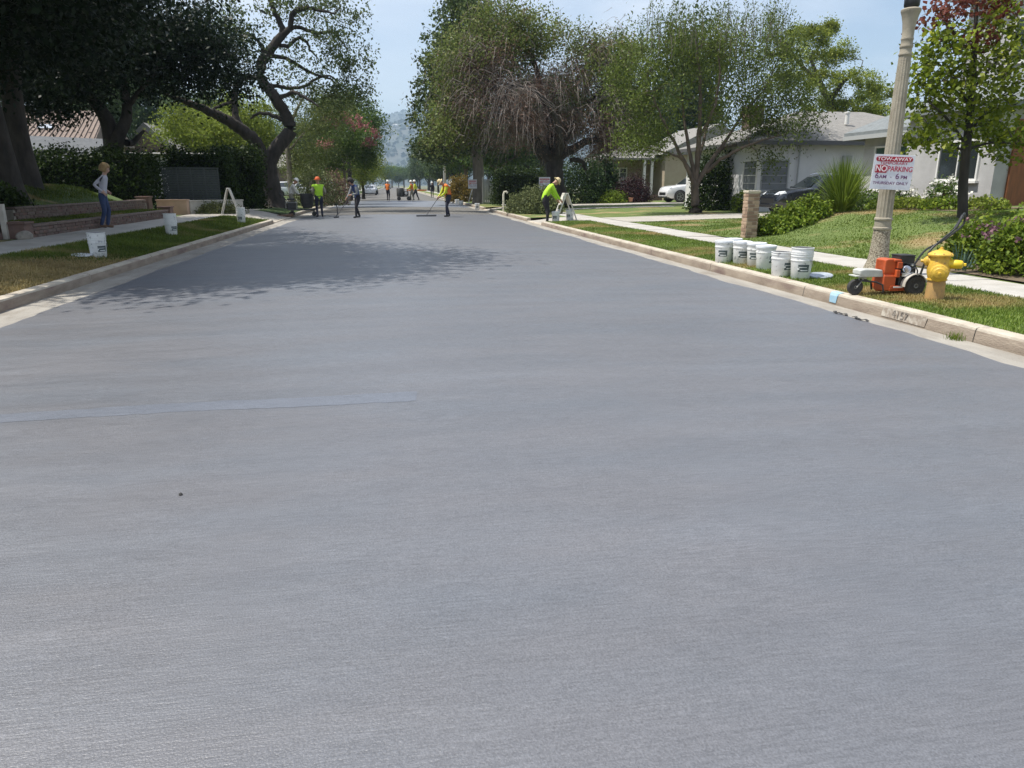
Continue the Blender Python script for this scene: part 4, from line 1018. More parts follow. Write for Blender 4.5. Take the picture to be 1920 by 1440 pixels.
mb = MB(); mb.box((15.45, 16.87, 1.86), (.1, .08, 2.2)); mb.box((16.65, 16.87, 1.86), (.1, .08, 2.2)); mb.box((16.05, 16.87, 2.98), (1.3, .08, .1)); part(mb, 'door_frame', 'door_brown', h1, d)
mb = MB(); mb.tube([(16.5, 16.83, 1.75), (16.5, 16.79, 1.78), (16.5, 16.79, 1.95), (16.5, 16.83, 1.98)], .012, 6); part(mb, 'handle', 'chrome', h1, d)
mb = MB(); mb.tube([(15.58, 20.2, .9), (15.58, 20.22, 2.9)], .04, 8); part(mb, 'downpipe', 'trim_white', h1)

# ---- white house with the grey hip roof and corner window
h2 = thing('house', 'white house with broad grey hip roof and corner window behind the dark car', 'house', (15.5, 30.2, .2))
mb = MB(); mb.box((21, 34.2, 1.65), (11, 8, 2.95)); part(mb, 'wall', 'stucco_white', h2)
rf = part(hip_roof(15.5, 26.5, 30.2, 38.2, 3.26, 4.85, 4.3, over=.5), 'roof', 'shingle_grey', h2)
mb = MB(); mb.box((21, 29.68, 3.16), (12.06, .04, .16)); mb.box((14.98, 34.2, 3.16), (.04, 9.0, .16)); part(mb, 'fascia', 'fascia_dark', h2, rf)
mb = MB(); mb.lathe([(.09, 4.1), (.09, 4.55), (.12, 4.56), (.12, 4.62), (.02, 4.64)], 12, (20.4, 31.9, 0)); part(mb, 'vent_pipe', 'trim_white', h2, rf)
mb = MB(); mb.box((17.5, 35.2, 4.2), (.75, .75, 1.7)); mb.box((17.5, 35.2, 5.08), (.85, .85, .1)); part(mb, 'chimney', 'brick', h2, rf)
window(h2, (16.22, 30.2, 1.85), 1.25, 1.3, '-Y', bars=0, hbars=3, frame='trim_grey', pane='blind')
window(h2, (15.5, 30.95, 1.85), 1.3, 1.3, '-X', bars=0, hbars=3, frame='trim_white', pane='blind')
window(h2, (15.5, 34.4, 1.95), 1.4, 1.1, '-X', bars=1, hbars=3, frame='trim_white', pane='blind')
mb = MB(); mb.box((15.46, 30.16, 1.85), (.16, .16, 1.42)); part(mb, 'corner_post', 'trim_white', h2)
mb = MB(); mb.box((20.9, 30.17, .98), (10.9, .1, .06)); mb.box((15.47, 34, .98), (.1, 7.4, .06)); part(mb, 'wall_band', 'trim_grey', h2)
mb = MB(); mb.tube([(17.25, 30.14, .35), (17.25, 30.14, 3.1)], .035, 8); part(mb, 'downpipe', 'trim_grey', h2)
mb = MB(); mb.box((19.5, 30.15, 2.3), (.42, .08, .75)); part(mb, 'meter_box', 'trim_grey', h2)

# ---- tan house with the porch
h3 = thing('house', 'tan house with white porch posts and brick footing behind the white car', 'house', (16.5, 51, .3))
X3 = lambda u, Y: float(at(u, 350, Y)[0])
xa, xb, xc, xd = X3(1140, 53), X3(1232, 53), X3(1245, 51), X3(1330, 51)
mb = MB(); mb.box(((xc + xd + 4) / 2, 54.5, 1.9), (xd + 4 - xc, 7, 3.3)); part(mb, 'wing_wall', 'stucco_tan', h3)
mb = MB(); mb.box(((xa + xc) / 2 + .5, 56.3, 1.9), (xc - xa + .9, 5, 3.1)); part(mb, 'porch_wall', 'stucco_tan', h3)
mb = MB(); mb.prism([(xc - .5, 3.5), (xd + 4.5, 3.5), ((xc + xd + 4) / 2, 5.6)], 50.6, 58.4); part(mb, 'wing_roof', 'shingle_grey', h3)
part(hip_roof(xa, xc, 52.0, 59, 3.3, 4.9, 3.4), 'porch_roof', 'shingle_grey', h3)
for u in (1208, 1222):
    x = X3(u, 51.6); mb = MB(); mb.box((x, 51.75, 1.85), (.17, .17, 2.75)); mb.box((x, 51.75, .55), (.24, .24, .14)); mb.box((x, 51.75, 3.14), (.24, .24, .1)); part(mb, 'porch_post', 'trim_white', h3)
x = X3(1238, 53.7); mb = MB(); mb.box((x, 53.77, 1.55), (.95, .06, 2.15)); d = part(mb, 'door', 'door_white', h3)
mb = MB(); mb.box((x + .1, 53.73, 1.95), (.35, .03, .5)); part(mb, 'door_pane', 'glass', h3, d)
mb = MB(); mb.box((x - .36, 53.71, 1.5), (.05, .06, .14)); part(mb, 'handle', 'chrome', h3, d)
window(h3, (X3(1167, 53.8), 53.8, 1.95), .62, 1.5, '-Y', bars=0, hbars=3, fw=.09)
x0_, x1_ = X3(1150, 53.5), X3(1182, 53.5); mb = MB(); mb.box(((x0_ + x1_) / 2, 53.6, .75), (x1_ - x0_, .35, .75)); part(mb, 'brick_footing', 'brick_pink', h3)
x0_, x1_ = X3(1208, 51.4), X3(1246, 51.4); mb = MB(); mb.box(((x0_ + x1_) / 2, 51.5, .5), (x1_ - x0_, .5, .5)); part(mb, 'porch_step', 'brick', h3)

# ---- left: tiled house and a small gabled one beyond the hedge
h4 = thing('house', 'white house with red clay tile roof and skylight above the left hedge', 'house', (-22, 44, .3))
mb = MB(); mb.box((-22.5, 48, 2.3), (13, 7, 4.2)); part(mb, 'wall', 'stucco_tan', h4)
rf = MB(); rf.add([(-29.6, 44, 4.3), (-15.4, 44, 4.3), (-15.9, 48.5, 6.6), (-28, 48.5, 6.6), (-29.6, 52, 4.3), (-15.4, 52, 4.3)], [(0, 1, 2, 3), (3, 2, 5, 4), (0, 3, 4), (1, 5, 2), (0, 4, 5, 1)])
rf = part(rf, 'roof', 'tile_red', h4)
mb = MB()
for k in range(46):
    t = k / 45; a = Vector((-29.5 + 14.0 * t, 43.98, 4.33)); b = Vector((-27.95 + 12.0 * t, 48.45, 6.63)); mb.tube([a, b], .035, 6)
o = part(mb, 'tile_rows', 'tile_red', h4, rf); o['kind'] = 'stuff'
sk = Vector((-18.9, 45.9, 5.36)); mb = MB(); mb.box(sk, (.9, .6, .1), mtx=Matrix.Rotation(math.atan2(2.3, 4.5), 3, 'X')); part(mb, 'skylight', 'chrome', h4, rf)
mb = MB(); mb.lathe([(.18, 6.3), (.18, 7.3), (.25, 7.32), (.25, 7.45), (.03, 7.6)], 10, (-20.7, 48.4, 0)); part(mb, 'chimney_pipe', 'trim_white', h4, rf)
mb = MB(); mb.add([(-27, 38.8, 2.9), (-13.8, 40.6, 2.9), (-14.6, 44.5, 4.55), (-26.5, 43.5, 4.9)], [(0, 1, 2, 3)]); mb.add([(-27, 38.8, 2.75), (-13.8, 40.6, 2.75), (-14.6, 44.5, 4.4), (-26.5, 43.5, 4.75)], [(3, 2, 1, 0)])
part(mb, 'lean_to_roof', 'shingle_dark', h4); mb = MB(); mb.box((-20.5, 43, 1.6), (11.5, 2.4, 2.6)); part(mb, 'lean_to_wall', 'stucco_tan', h4)
window(h4, (-17.2, 41.8, 2.2), 1.2, .8, '-Y', bars=1)
h4.location = (-25.5, 53, .1)
h5 = thing('house', 'small gabled house with red brick gable end past the clay tile house', 'house', (-20.5, 70, .3))
mb = MB(); mb.box((-20.7, 73, 2.3), (5.2, 6, 4.0)); part(mb, 'wall', 'wall_white', h5)
mb = MB(); mb.prism([(-23.6, 3.9), (-17.8, 3.9), (-20.7, 6.6)], 69.6, 76.4); part(mb, 'roof', 'shingle_grey', h5)
mb = MB(); mb.prism([(-22.9, 4.0), (-18.5, 4.0), (-20.7, 6.1)], 69.5, 69.58); part(mb, 'gable_end', 'brick', h5)
window(h5, (-20.7, 70, 2.4), 1.4, 1.2, '-Y', bars=1)
# houses farther along the left side, pinkish garden wall
h6 = thing('house', 'low pinkish house front far along the left side behind the workers', 'house', (-14, 86, .3))
mb = MB(); mb.box((-13.5, 89, 1.7), (11, 6, 3.0)); part(mb, 'wall', 'brick_pink', h6); part(hip_roof(-19, -8, 86, 92, 3.3, 4.8, 3.0), 'roof', 'shingle_grey', h6)
window(h6, (-10.5, 86, 1.9), 1.6, 1.2, '-Y', bars=1); window(h6, (-14.5, 86, 1.9), 1.6, 1.2, '-Y', bars=1)

# ================================================================== LEFT TERRACE
def brick_wall(label, x, y0, y1, z0, courses, seed, thick=.22):
    w = thing('retaining_wall', label, 'wall', (x, y0, z0))
    h = courses * .085
    mb = MB(); mb.box((-thick / 2 - .014, (y1 - y0) / 2, h / 2 - .03), (thick, y1 - y0, h + .02)); mb.build('mortar_core', 'mortar', w)
    ms = []
    for m in ('brick', 'brick_pink', 'brick_dark'):
        mb = MB(); mb.box((0, 0, 0), (.05, .2, .072)); ms.append(mb.mesh('brick', m, bevel=.006))
    rng = np.random.default_rng(seed)
    n = int((y1 - y0) / .215)
    for c in range(courses):
        for k in range(n):
            y = .1 + k * .215 + (.107 if c % 2 else 0)
            if y + .1 > y1 - y0: continue
            o = inst('brick', ms[rng.choice(3, p=(.4, .4, .2))], w, (rng.uniform(-.006, .01), y, .042 + c * .085)); o.rotation_euler = (0, 0, rng.normal() * .01)
    mb = MB(); n2 = int((y1 - y0) / .42)
    for k in range(n2): inst('coping', cop, w, (-thick / 2 + .01, .21 + k * .42, h + .025))
    return w
mb = MB(); mb.box((0, 0, 0), (.3, .405, .05)); cop = mb.mesh('coping', 'brick_pink', bevel=.008)
brick_wall('lower brick retaining wall along the left sidewalk behind the woman', -8.16, 18.4, 29.0, .27, 3, 31)
brick_wall('upper brick retaining wall below the shaded bank', -9.34, 20.3, 30.6, .53, 4, 32)
def pier(label, loc, w, h, m):
    mb = MB(); mb.box((0, 0, h / 2), (w, w, h)); mb.box((0, 0, h + .025), (w + .06, w + .06, .05)); setp(mb.build('brick_pier', m, loc=loc, bevel=.008), label, 'pier')
pier('dark brick pier ending the lower terrace wall by the driveway', (-8.3, 29.25, .28), .42, .36, 'brick_dark')
pier('dark brick pier ending the upper terrace wall by the peach wall', (-9.5, 30.85, .28), .45, .7, 'brick_dark')
pier('brick pier at the foot of the left garden steps beside the round stone', (-8.3, 18.15, .28), .4, .33, 'brick_dark')
st = thing('garden_steps', 'dark brick garden steps climbing from the left sidewalk', 'steps', (-8.5, 17.0, .29))
for k in range(4):
    mb = MB(); mb.box((-.2 - k * .34, 0, .08 + k * .15), (.4, 1.6, .15)); mb.build('step', 'brick_dark', st, bevel=.01)
mb = MB(); mb.box((-.9, 1.0, .35), (1.5, .25, .75)); mb.build('side_wall', 'brick_dark', st, bevel=.01)
mb = MB(); mb.box((.02, .92, .37), (.1, .12, .78)); mb.build('pale_post', 'pale_wall', st, bevel=.01)
bm = bmesh.new(); bmesh.ops.create_icosphere(bm, subdivisions=3, radius=.24)
rng = np.random.default_rng(4)
for v in bm.verts: v.co = Vector((v.co.x * .9, v.co.y * 1.25, v.co.z * .72)) * (1 + .07 * math.sin(v.co.x * 17) * math.cos(v.co.y * 13))
me = bpy.data.meshes.new('round_stone'); bm.to_mesh(me); bm.free(); me.materials.append(MATS['rock']); me.polygons.foreach_set('use_smooth', [True] * len(me.polygons))
setp(inst('round_stone', me, None, (-8.02, 17.72, .36), 0, (.72, .72, .72)), 'pale round garden stone beside the left garden steps', 'stone')
# low peach and pale walls, slatted fence panels over them
pw = MB(); pw.box((0, 0, .28), (1.2, .25, .56)); pw.box((0, 0, .575), (1.26, .3, .05)); setp(pw.build('garden_wall', 'peach_wall', loc=(-8.75, 31.9, .29), rz=R(-8), bevel=.01), 'low peach stucco wall at the end of the brick terraces', 'wall')
pw = MB(); pw.box((0, 0, .26), (2.3, .25, .52)); pw.box((0, 0, .535), (2.36, .3, .05)); setp(pw.build('garden_wall', 'pale_wall', loc=(-7.35, 33.0, .29), rz=R(38), bevel=.01), 'low pale stucco wall behind the plant bed near the barricade', 'wall')
fn = thing('slatted_fence', 'dark grey-green slatted fence panels standing above the low pale wall', 'fence', (-8.1, 33.6, .3), R(10))
for p_ in range(5):
    x0 = -1.35 + p_ * .54
    mb = MB(); mb.box((x0, 0, .98), (.05, .06, 1.68)); mb.build('post', 'fence_green', fn)
    if p_ < 4:
        for k in range(17):
            mb = MB(); mb.box((x0 + .27, .0, .6 + k * .072), (.48, .02, .058), mtx=None); mb.build('slat', 'fence_green', fn)
mb = MB(); mb.box((-.27, 0, 1.84), (2.25, .08, .05)); mb.build('top_rail', 'fence_green', fn)

# ================================================================== CARS
def car(name, label, loc, rz, paint, cat='car', L=4.6, Wd=1.84, H=1.5, suv=False, group=None, detail=True):
    t = thing(name, label, cat, loc, rz, group)
    hw = Wd / 2
    # stations: x, belt z, top z, roof half-width factor (0 = no cabin here)
    S = [(-L * .5, .72, .78, .84), (-L * .485, .86, .9, .9), (-L * .43, .95, 1.08 if suv else 1.0, .93), (-L * .36, .97, H * .93 if suv else 1.2, .95), (-L * .27, .97, H * .985, .97), (-L * .12, .96, H, .98), (L * .02, .95, H * .985, .98), (L * .1, .94, H * .93, .98), (L * .2, .94, 1.12 if suv else 1.06, .98),
         (L * .235, .94, .985, .98), (L * .34, .89, .95, .97), (L * .43, .82, .88, .93), (L * .475, .72, .78, .86), (L * .5, .55, .6, .78)]
    if suv: S = [(x, b + .08, z + (.08 if z < 1.1 else 0), f) for x, b, z, f in S]
    rows = []
    for x, b, z, f in S:
        w = hw * f; cabin = z > b + .09
        tw = w * (.74 if cabin else .8)
        lo = .22 if abs(x) < L * .47 else .32
        rows.append([(x, 0, lo), (x, w * .86, lo), (x, w * .97, lo + .12), (x, w, .55 if b > .6 else b * .8), (x, w * .985, b - .06), (x, w * .955, b), (x, tw + (0 if cabin else w * .06), z - (.05 if cabin else .012)), (x, tw * .86, z), (x, 0, z + (.012 if cabin else .012))])
    m = len(rows[0]); mb = MB(); vs, fs = [], []
    for r in rows:
        vs += r
        vs += [(x, -y, z) for x, y, z in r]
    for i in range(len(rows) - 1):
        for sd in (0, 1):
            for k in range(m - 1):
                a = i * 2 * m + sd * m + k; b_ = a + 1; c = a + 2 * m; d = c + 1
                fs.append((a, b_, d, c) if sd == 0 else (a, c, d, b_))
    for i in (0, len(rows) - 1):
        o = i * 2 * m; fs.append(tuple(o + k for k in range(m)) + tuple(o + m + k for k in range(m - 2, 0, -1)))
    mb.add(vs, fs); body = mb.build('body', paint, t)
    bm = bmesh.new(); bm.from_mesh(body.data); bmesh.ops.remove_doubles(bm, verts=bm.verts, dist=.001); bmesh.ops.recalc_face_normals(bm, faces=bm.faces); bm.to_mesh(body.data); bm.free()
    body.data.polygons.foreach_set('use_smooth', [True] * len(body.data.polygons)); body.data.set_sharp_from_angle(angle=R(38))
    # glass: side windows and both screens, laid 5 mm proud of the cabin skin
    def q(i, k, s=1): x, y, z = rows[i][k]; return Vector((x, y * s, z))
    def glass(name, ring):
        mb = MB(); c = sum(ring, Vector()) / len(ring); n = (ring[1] - ring[0]).cross(ring[-1] - ring[0]).normalized()
        if n.dot(c - Vector((0, 0, .8))) < 0: n = -n
        pts = [p.lerp(c, .06) + n * .008 for p in ring]; back = [p - n * .02 for p in pts]; k = len(pts)
        mb.add(pts + back, [tuple(range(k))] + [(i, (i + 1) % k, k + (i + 1) % k, k + i) for i in range(k)]); mb.build(name, 'car_glass', t)
    for s in (1, -1):
        glass('side_window', [q(3, 5, s), q(5, 5, s), q(5, 6, s), q(4, 6, s)]); glass('side_window', [q(5, 5, s), q(8, 5, s) + Vector((-.1, 0, 0)), q(7, 6, s), q(5, 6, s)])
    ws = [q(9, 7), q(8, 7), q(7, 7)]
    glass('windscreen', [Vector((rows[9][7][0] - .02, hw * .72, .99 + (.08 if suv else 0))), Vector((rows[9][7][0] - .02, -hw * .72, .99 + (.08 if suv else 0))), Vector((rows[7][7][0] + .02, -hw * .6, rows[7][7][2] - .01)), Vector((rows[7][7][0] + .02, hw * .6, rows[7][7][2] - .01))])
    glass('rear_screen', [Vector((rows[2][7][0], -hw * .66, rows[2][7][2] + .02)), Vector((rows[2][7][0], hw * .66, rows[2][7][2] + .02)), Vector((rows[4][7][0], hw * .58, rows[4][7][2] - .02)), Vector((rows[4][7][0], -hw * .58, rows[4][7][2] - .02))])
    rr = .345 if suv else .325
    for x in (-L * .29, L * .31):
        for s in (1, -1):
            mb = MB(); mb.lathe([(rr + .055, -.02), (rr + .055, .012), (rr + .02, .014), (0, .014)], 24, (x, s * (hw - .012), rr + .01), (0, s, 0)); mb.build('wheel_arch', 'plastic_black', t, smooth=True)
            wo = MB(); wo.lathe([(rr * .6, -.11), (rr * .92, -.11), (rr, -.07), (rr, .07), (rr * .92, .1), (rr * .66, .1)], 26, (0, 0, 0), (0, 1, 0)); wo = wo.build('wheel', 'tyre', t, smooth=True, loc=(x, s * (hw - .075), rr))
            mb = MB(); mb.lathe([(rr * .66, .06), (rr * .64, .1), (rr * .58, .085), (rr * .2, .075), (0, .09)], 20, (0, 0, 0), (0, s, 0))
            mb.build('rim', 'plastic_black' if detail else 'rim', wo, smooth=True)
            if detail:
                mb = MB()
                for k in range(5):
                    a = k * 2 * math.pi / 5; mb.bar((0, s * .1, 0), (rr * .62 * math.cos(a), s * .1, rr * .62 * math.sin(a)), .05, .03)
                mb.lathe([(rr * .67, .085), (rr * .67, .108), (rr * .6, .108), (rr * .6, .085)], 24, (0, 0, 0), (0, s, 0)); mb.build('spoke', 'rim', wo)
    if detail:
        for s in (1, -1):
            mb = MB(); mb.add([(L * .487, s * hw * .42, .74), (L * .47, s * hw * .8, .76), (L * .43, s * hw * .905, .8), (L * .44, s * hw * .86, .885), (L * .455, s * hw * .5, .86)], [(0, 1, 2, 3, 4)])
            mb.v = [(x + .022, y + s * .012, z + (.06 if suv else -.01)) for x, y, z in mb.v]; mb.build('headlight', 'headlight', t)
            mb = MB(); mb.box((L * .175, s * (hw + .09), .98 + (.08 if suv else 0)), (.11, .2, .13)); mb.build('mirror', paint, t, bevel=.03)
            mb = MB(); mb.box((-.1 * L, s * (hw + .003), .42), (L * .42, .02, .12)); mb.build('sill_trim', 'plastic_black', t, bevel=.005)
            mb = MB(); mb.tube([(-L * .32, s * hw * .66, H - .04), (-L * .28, s * hw * .66, H + .015), (L * .02, s * hw * .68, H + .02), (L * .07, s * hw * .68, H - .03)], .016, 6); mb.build('roof_rail', 'chrome', t, smooth=True)
            mb = MB(); mb.box((-L * .495, s * hw * .72, .82), (.05, .3, .13)); mb.build('tail_light', 'sign_red', t, bevel=.01)
        mb = MB(); mb.box((L * .497, 0, .5), (.03, hw * 1.15, .2)); mb.build('grille', 'plastic_black', t, bevel=.01)
        mb = MB(); mb.box((L * .5, 0, .3), (.05, hw * 1.5, .1)); mb.build('bumper', 'plastic_black', t, bevel=.01)
    return t
car('parked_car', 'black estate car parked in the driveway of the white house', (16.9, 27.35, float(zR(16.9, 27.3)) + .01), R(180), 'car_black', L=4.8, H=1.52)
car('parked_car', 'white crossover car parked in front of the tan house', (19.4, 46.3, float(zR(19.4, 46)) + .01), R(182), 'car_white', L=4.4, H=1.6, suv=True)
far = [(-3.2, 112, 'car_white', 'white car parked at the left kerb far down the street', R(90)), (-3.2, 122, 'car_silver', 'silver car parked behind the white one far down the street', R(90)),
       (-9.5, 76, 'car_white', 'white car half hidden behind the grey trunk on the left', R(10))]
for x, y, p_, l, rz in far: car('parked_car', l, (x, y, road_z(min(x, 5)) if x > -5 else .29), rz, p_, H=1.48, detail=False)

# ================================================================== TREES
def X_(u, Y): return float(at(u, 340, Y)[0])
def Zv(v, Y): return float(at(960, v, Y)[2])

# ---- two big dark trees over the left bank
rng = np.random.default_rng(101)
b = np.array((-10.25, 22.0, 1.25))
L = [smooth_path([b + (0, 0, -.3), b + (0, 0, .15), b + (.05, -.2, 1.2), b + (.1, -.6, 2.6), b + (.2, -1.4, 4.2)], [.62, .46, .38, .36, .3], 5)]
for e in ((3.2, -5.5, 6.0), (1.5, -7, 5.2), (-3, -2, 6.), (3.8, -1, 5.4), (.5, 2, 7.5), (-1.5, -6.5, 6.5)):
    s = b + (.2, -1.4, 4.0); L.append(smooth_path([s, s + (np.array(e) - (0, 0, 4)) * .5 + rng.normal(size=3) * .3 + (0, 0, .3), b + np.array(e)], [.2, .14, .07], 4))
cl = blob_points(rng, [(-7.5, 15.2, 7.8, 5.2, 4.4, 3.0, 360), (-10.2, 20.5, 7.4, 4.9, 5.2, 3.4, 240), (-9.4, 13, 5.6, 2.6, 3, 1.6, 40), (-13.5, 13.5, 7.2, 4.5, 5, 3.2, 150)], .45)  # last crown lobe is added out of view, to block sky light over the terrace
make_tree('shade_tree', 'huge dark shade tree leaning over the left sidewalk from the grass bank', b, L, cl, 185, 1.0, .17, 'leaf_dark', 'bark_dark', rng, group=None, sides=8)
rng = np.random.default_rng(102)
b = np.array((-11.0, 25.2, 1.25))
L = [smooth_path([b + (0, 0, -.3), b + (0, 0, .15), b + (-.1, 0, 1.5), b + (-.1, .1, 3.2), b + (.1, .2, 4.6)], [.5, .36, .3, .28, .24], 5)]
for e in ((2.5, .5, 6.2), (-2.5, 1, 6), (.6, 2.5, 7), (-1, -2, 7)):
    s = b + (.1, .2, 4.4); L.append(smooth_path([s, s + (np.array(e) - (0, 0, 4.4)) * .5, b + np.array(e)], [.16, .11, .06], 4))
cl = blob_points(rng, [(-11.6, 26, 7.4, 4.6, 4.0, 3.0, 230), (-16, 26, 6.6, 4, 4, 3, 110)], .45)  # second lobe, unseen off to the left, added to block sky light
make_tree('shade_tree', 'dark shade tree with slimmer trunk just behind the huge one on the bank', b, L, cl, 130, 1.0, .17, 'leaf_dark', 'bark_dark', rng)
# ---- forked dark tree behind the hedge
rng = np.random.default_rng(103)
b = np.array((X_(215, 35.5), 35.5, .3))
f = lambda u, v, Y=35.5: at(u, v, Y)
L = [smooth_path([b + (0, 0, -.2), f(214, 300), f(210, 262), f(200, 225), f(180, 195), f(150, 165), f(120, 135, 34)], [.55, .4, .36, .3, .24, .17, .1], 4),
     smooth_path([f(214, 280), f(225, 250, 35.2), f(236, 225), f(238, 195), f(232, 160), f(240, 120)], [.34, .26, .24, .2, .15, .08], 4),
     smooth_path([f(238, 268, 35.2), f(248, 268), f(258, 258), f(270, 245)], [.16, .13, .1, .05], 3),
     smooth_path([f(236, 205), f(262, 170), f(290, 140, 34.5)], [.14, .1, .05], 4)]
cl = np.concatenate([blob_points(rng, [(*f(150, 95), 3.4, 3, 1.8, 110), (*f(260, 105), 3., 3, 1.7, 110), (*f(380, 110, 36), 2.6, 3, 1.9, 80), (*f(200, 35), 5.5, 3.5, 1.6, 130), (*f(95, 185, 34.5), 1.5, 1.6, .8, 26), (*f(60, 165, 34), 1.4, 1.6, 1.0, 26)], .5)])
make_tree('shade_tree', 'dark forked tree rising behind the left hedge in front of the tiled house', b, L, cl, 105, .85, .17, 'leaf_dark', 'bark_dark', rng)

# ---- gnarled leaning tree over the left kerb
rng = np.random.default_rng(104)
Yg = 42.
f = lambda u, v, dy=0.: at(u, v, Yg + dy)
b = np.array((X_(512, Yg), Yg, .24))
px = 1 / 31.5
def limb(pts, r): return smooth_path([f(*p) for p in pts], r, 4, .02, rng)
L = [limb([(513, 398), (512, 384), (508, 360), (503, 330), (500, 302)], [1.15, .72, .56, .5, .5]),
     limb([(503, 310), (488, 285, -.3), (475, 262, -.6), (452, 243, -1), (437, 232, -1.2), (410, 217, -1.6), (387, 207, -2), (360, 195, -2.4), (335, 186, -2.6), (310, 176, -2.8)], [.42, .36, .33, .3, .28, .24, .2, .16, .11, .06]),
     limb([(503, 308), (516, 282), (532, 262, .2), (544, 246, .3), (541, 228, .3), (533, 210, .2), (520, 190), (508, 172), (496, 158), (490, 145), (490, 125), (498, 104), (514, 84), (531, 63)], [.4, .38, .36, .36, .32, .3, .29, .28, .26, .27, .27, .25, .22, .2]),
     limb([(531, 63), (525, 42), (514, 20), (506, 0), (500, -30)], [.17, .15, .13, .1, .06]),
     limb([(531, 64), (544, 52, -.3), (547, 34, -.4), (556, 20, -.5), (576, 15, -.8), (600, 19, -1), (628, 26, -1.3)], [.17, .15, .13, .12, .1, .07, .04]),
     limb([(455, 243, -.9), (443, 222, -.8), (441, 195, -.5), (443, 165, -.3), (456, 148, -.2), (474, 145), (490, 148)], [.2, .18, .16, .15, .14, .14, .13]),
     limb([(437, 190, -.5), (420, 196, -.8), (400, 205, -1)], [.1, .08, .05]),
     limb([(535, 60), (555, 51, .3), (575, 56, .5), (595, 62, .8), (622, 60, 1), (640, 76, 1.2), (652, 96, 1.3)], [.12, .1, .09, .085, .07, .05, .03]),
     limb([(518, 82), (540, 86, .5), (558, 72, .8), (572, 76, 1), (582, 92, 1.2), (596, 110, 1.3)], [.11, .1, .09, .08, .06, .03]),
     limb([(496, 158), (520, 162, .4), (545, 165, .8), (575, 160, 1), (592, 148, 1.2), (618, 142, 1.5), (640, 160, 1.7)], [.12, .1, .09, .08, .07, .05, .03]),
     limb([(520, 188), (545, 174, -.4), (560, 176, -.6), (580, 188, -.8), (598, 200, -1)], [.12, .1, .09, .07, .03]),
     limb([(497, 104), (530, 108, .3), (558, 120, .6), (585, 138, .9), (620, 150, 1.2), (650, 175, 1.4)], [.12, .1, .09, .07, .05, .03]),
     limb([(498, 102), (488, 82, -.4), (474, 70, -.6), (450, 66, -.9)], [.1, .09, .07, .04]),
     limb([(531, 225, .2), (505, 215, .5), (485, 212, .7), (470, 222, .9)], [.13, .1, .08, .05])]
cl = blob_points(rng, [(*f(610, 70), 2.5, 2.6, 2.0, 62), (*f(645, 120, .5), 1.6, 2.4, 1.9, 44), (*f(610, 172), 2.5, 2.4, .9, 40), (*f(550, 130), 1.5, 2.4, .9, 14), (*f(520, 5), 2.6, 2.6, 1.0, 34), (*f(440, 55), 2.3, 2.6, 1.7, 70), (*f(430, 130), 1.5, 2, 1.0, 20), (*f(660, 180, .6), 1.2, 1.6, 1.1, 24), (*f(620, 10), 2.2, 2.4, 1.0, 40)], .6)
make_tree('gnarled_tree', 'gnarled tree with twisting bare limbs and thin foliage beside the left kerb', b, L, cl, 30, .46, .15, 'leaf_oak', 'bark_dark', rng, sag=.05, aspect=.6)

# ---- half-dead weeping tree on the right
rng = np.random.default_rng(105)
Yd = 42.
f = lambda u, v, dy=0.: at(u, v, Yd + dy)
b = np.array((X_(1043, Yd), Yd, .28))
def limb(pts, r): return smooth_path([f(*p) for p in pts], r, 4, .03, rng)
L = [limb([(1045, 390), (1044, 372), (1042, 340), (1040, 312), (1040, 292)], [.95, .62, .5, .46, .46]),
     limb([(1040, 300), (1018, 283, -.3), (1000, 260, -.5), (975, 230, -.8), (945, 190, -1), (915, 150, -1.2), (890, 120, -1.2)], [.34, .3, .25, .2, .16, .11, .06]),
     limb([(1042, 298), (1068, 283, -.3), (1095, 268, -.5), (1130, 262, -.6), (1165, 258, -.8)], [.32, .26, .2, .14, .07]),
     limb([(1040, 295), (1036, 262), (1030, 220), (1015, 170, .3), (1000, 110, .5), (985, 60, .6)], [.34, .27, .23, .18, .12, .06]),
     limb([(1042, 295), (1062, 255), (1085, 205, .3), (1105, 150, .4), (1118, 95, .4), (1112, 60, .3)], [.3, .22, .16, .11, .06, .025]),
     limb([(1070, 300, -.2), (1090, 302), (1100, 318, .1)], [.14, .12, .08]),
     limb([(1042, 296), (1030, 270, 1.5), (1020, 230, 2.5), (1050, 150, 3)], [.3, .2, .15, .07]),
     limb([(1042, 296), (1050, 265, -1.5), (1040, 220, -2.5), (1010, 175, -3.2), (960, 160, -3.4)], [.3, .2, .15, .1, .05]),
     limb([(1085, 205, .3), (1130, 170, -1), (1165, 150, -1.6)], [.14, .1, .05])]
cg = blob_points(rng, [(*f(890, 110), 2.6, 2.8, 1.9, 95), (*f(960, 60), 2.4, 2.8, 1.5, 75), (*f(1020, 80), 2.6, 2.8, 1.3, 45), (*f(870, 200), 1.9, 2.4, 2.0, 60), (*f(1120, 110), 2.2, 2.6, 1.6, 42), (*f(1150, 190, -.6), 1.5, 2.4, 1.6, 34), (*f(1090, 180), 1.6, 2, 1.6, 30), (*f(1160, 215, .5), 1.5, 2.4, 1.5, 60), (*f(1165, 120, .5), 1.6, 2.2, 1.9, 60), (*f(840, 240, -.5), 1.6, 2.2, 1.2, 40)], .6)
cb = blob_points(rng, [(*f(950, 215, -1), 2.9, 2.8, 1.7, 120), (*f(1060, 235), 3.2, 3., 1.5, 110), (*f(900, 160, -1), 2.2, 2.2, 1.6, 60), (*f(1145, 250, -.4), 1.6, 2.2, 1.0, 80), (*f(1010, 165, -1), 2.5, 2.5, 1.4, 60), (*f(1100, 130, 0), 2.2, 2.4, 1.6, 40), (*f(930, 120, -1), 2.0, 2.2, 1.2, 40)], .6)
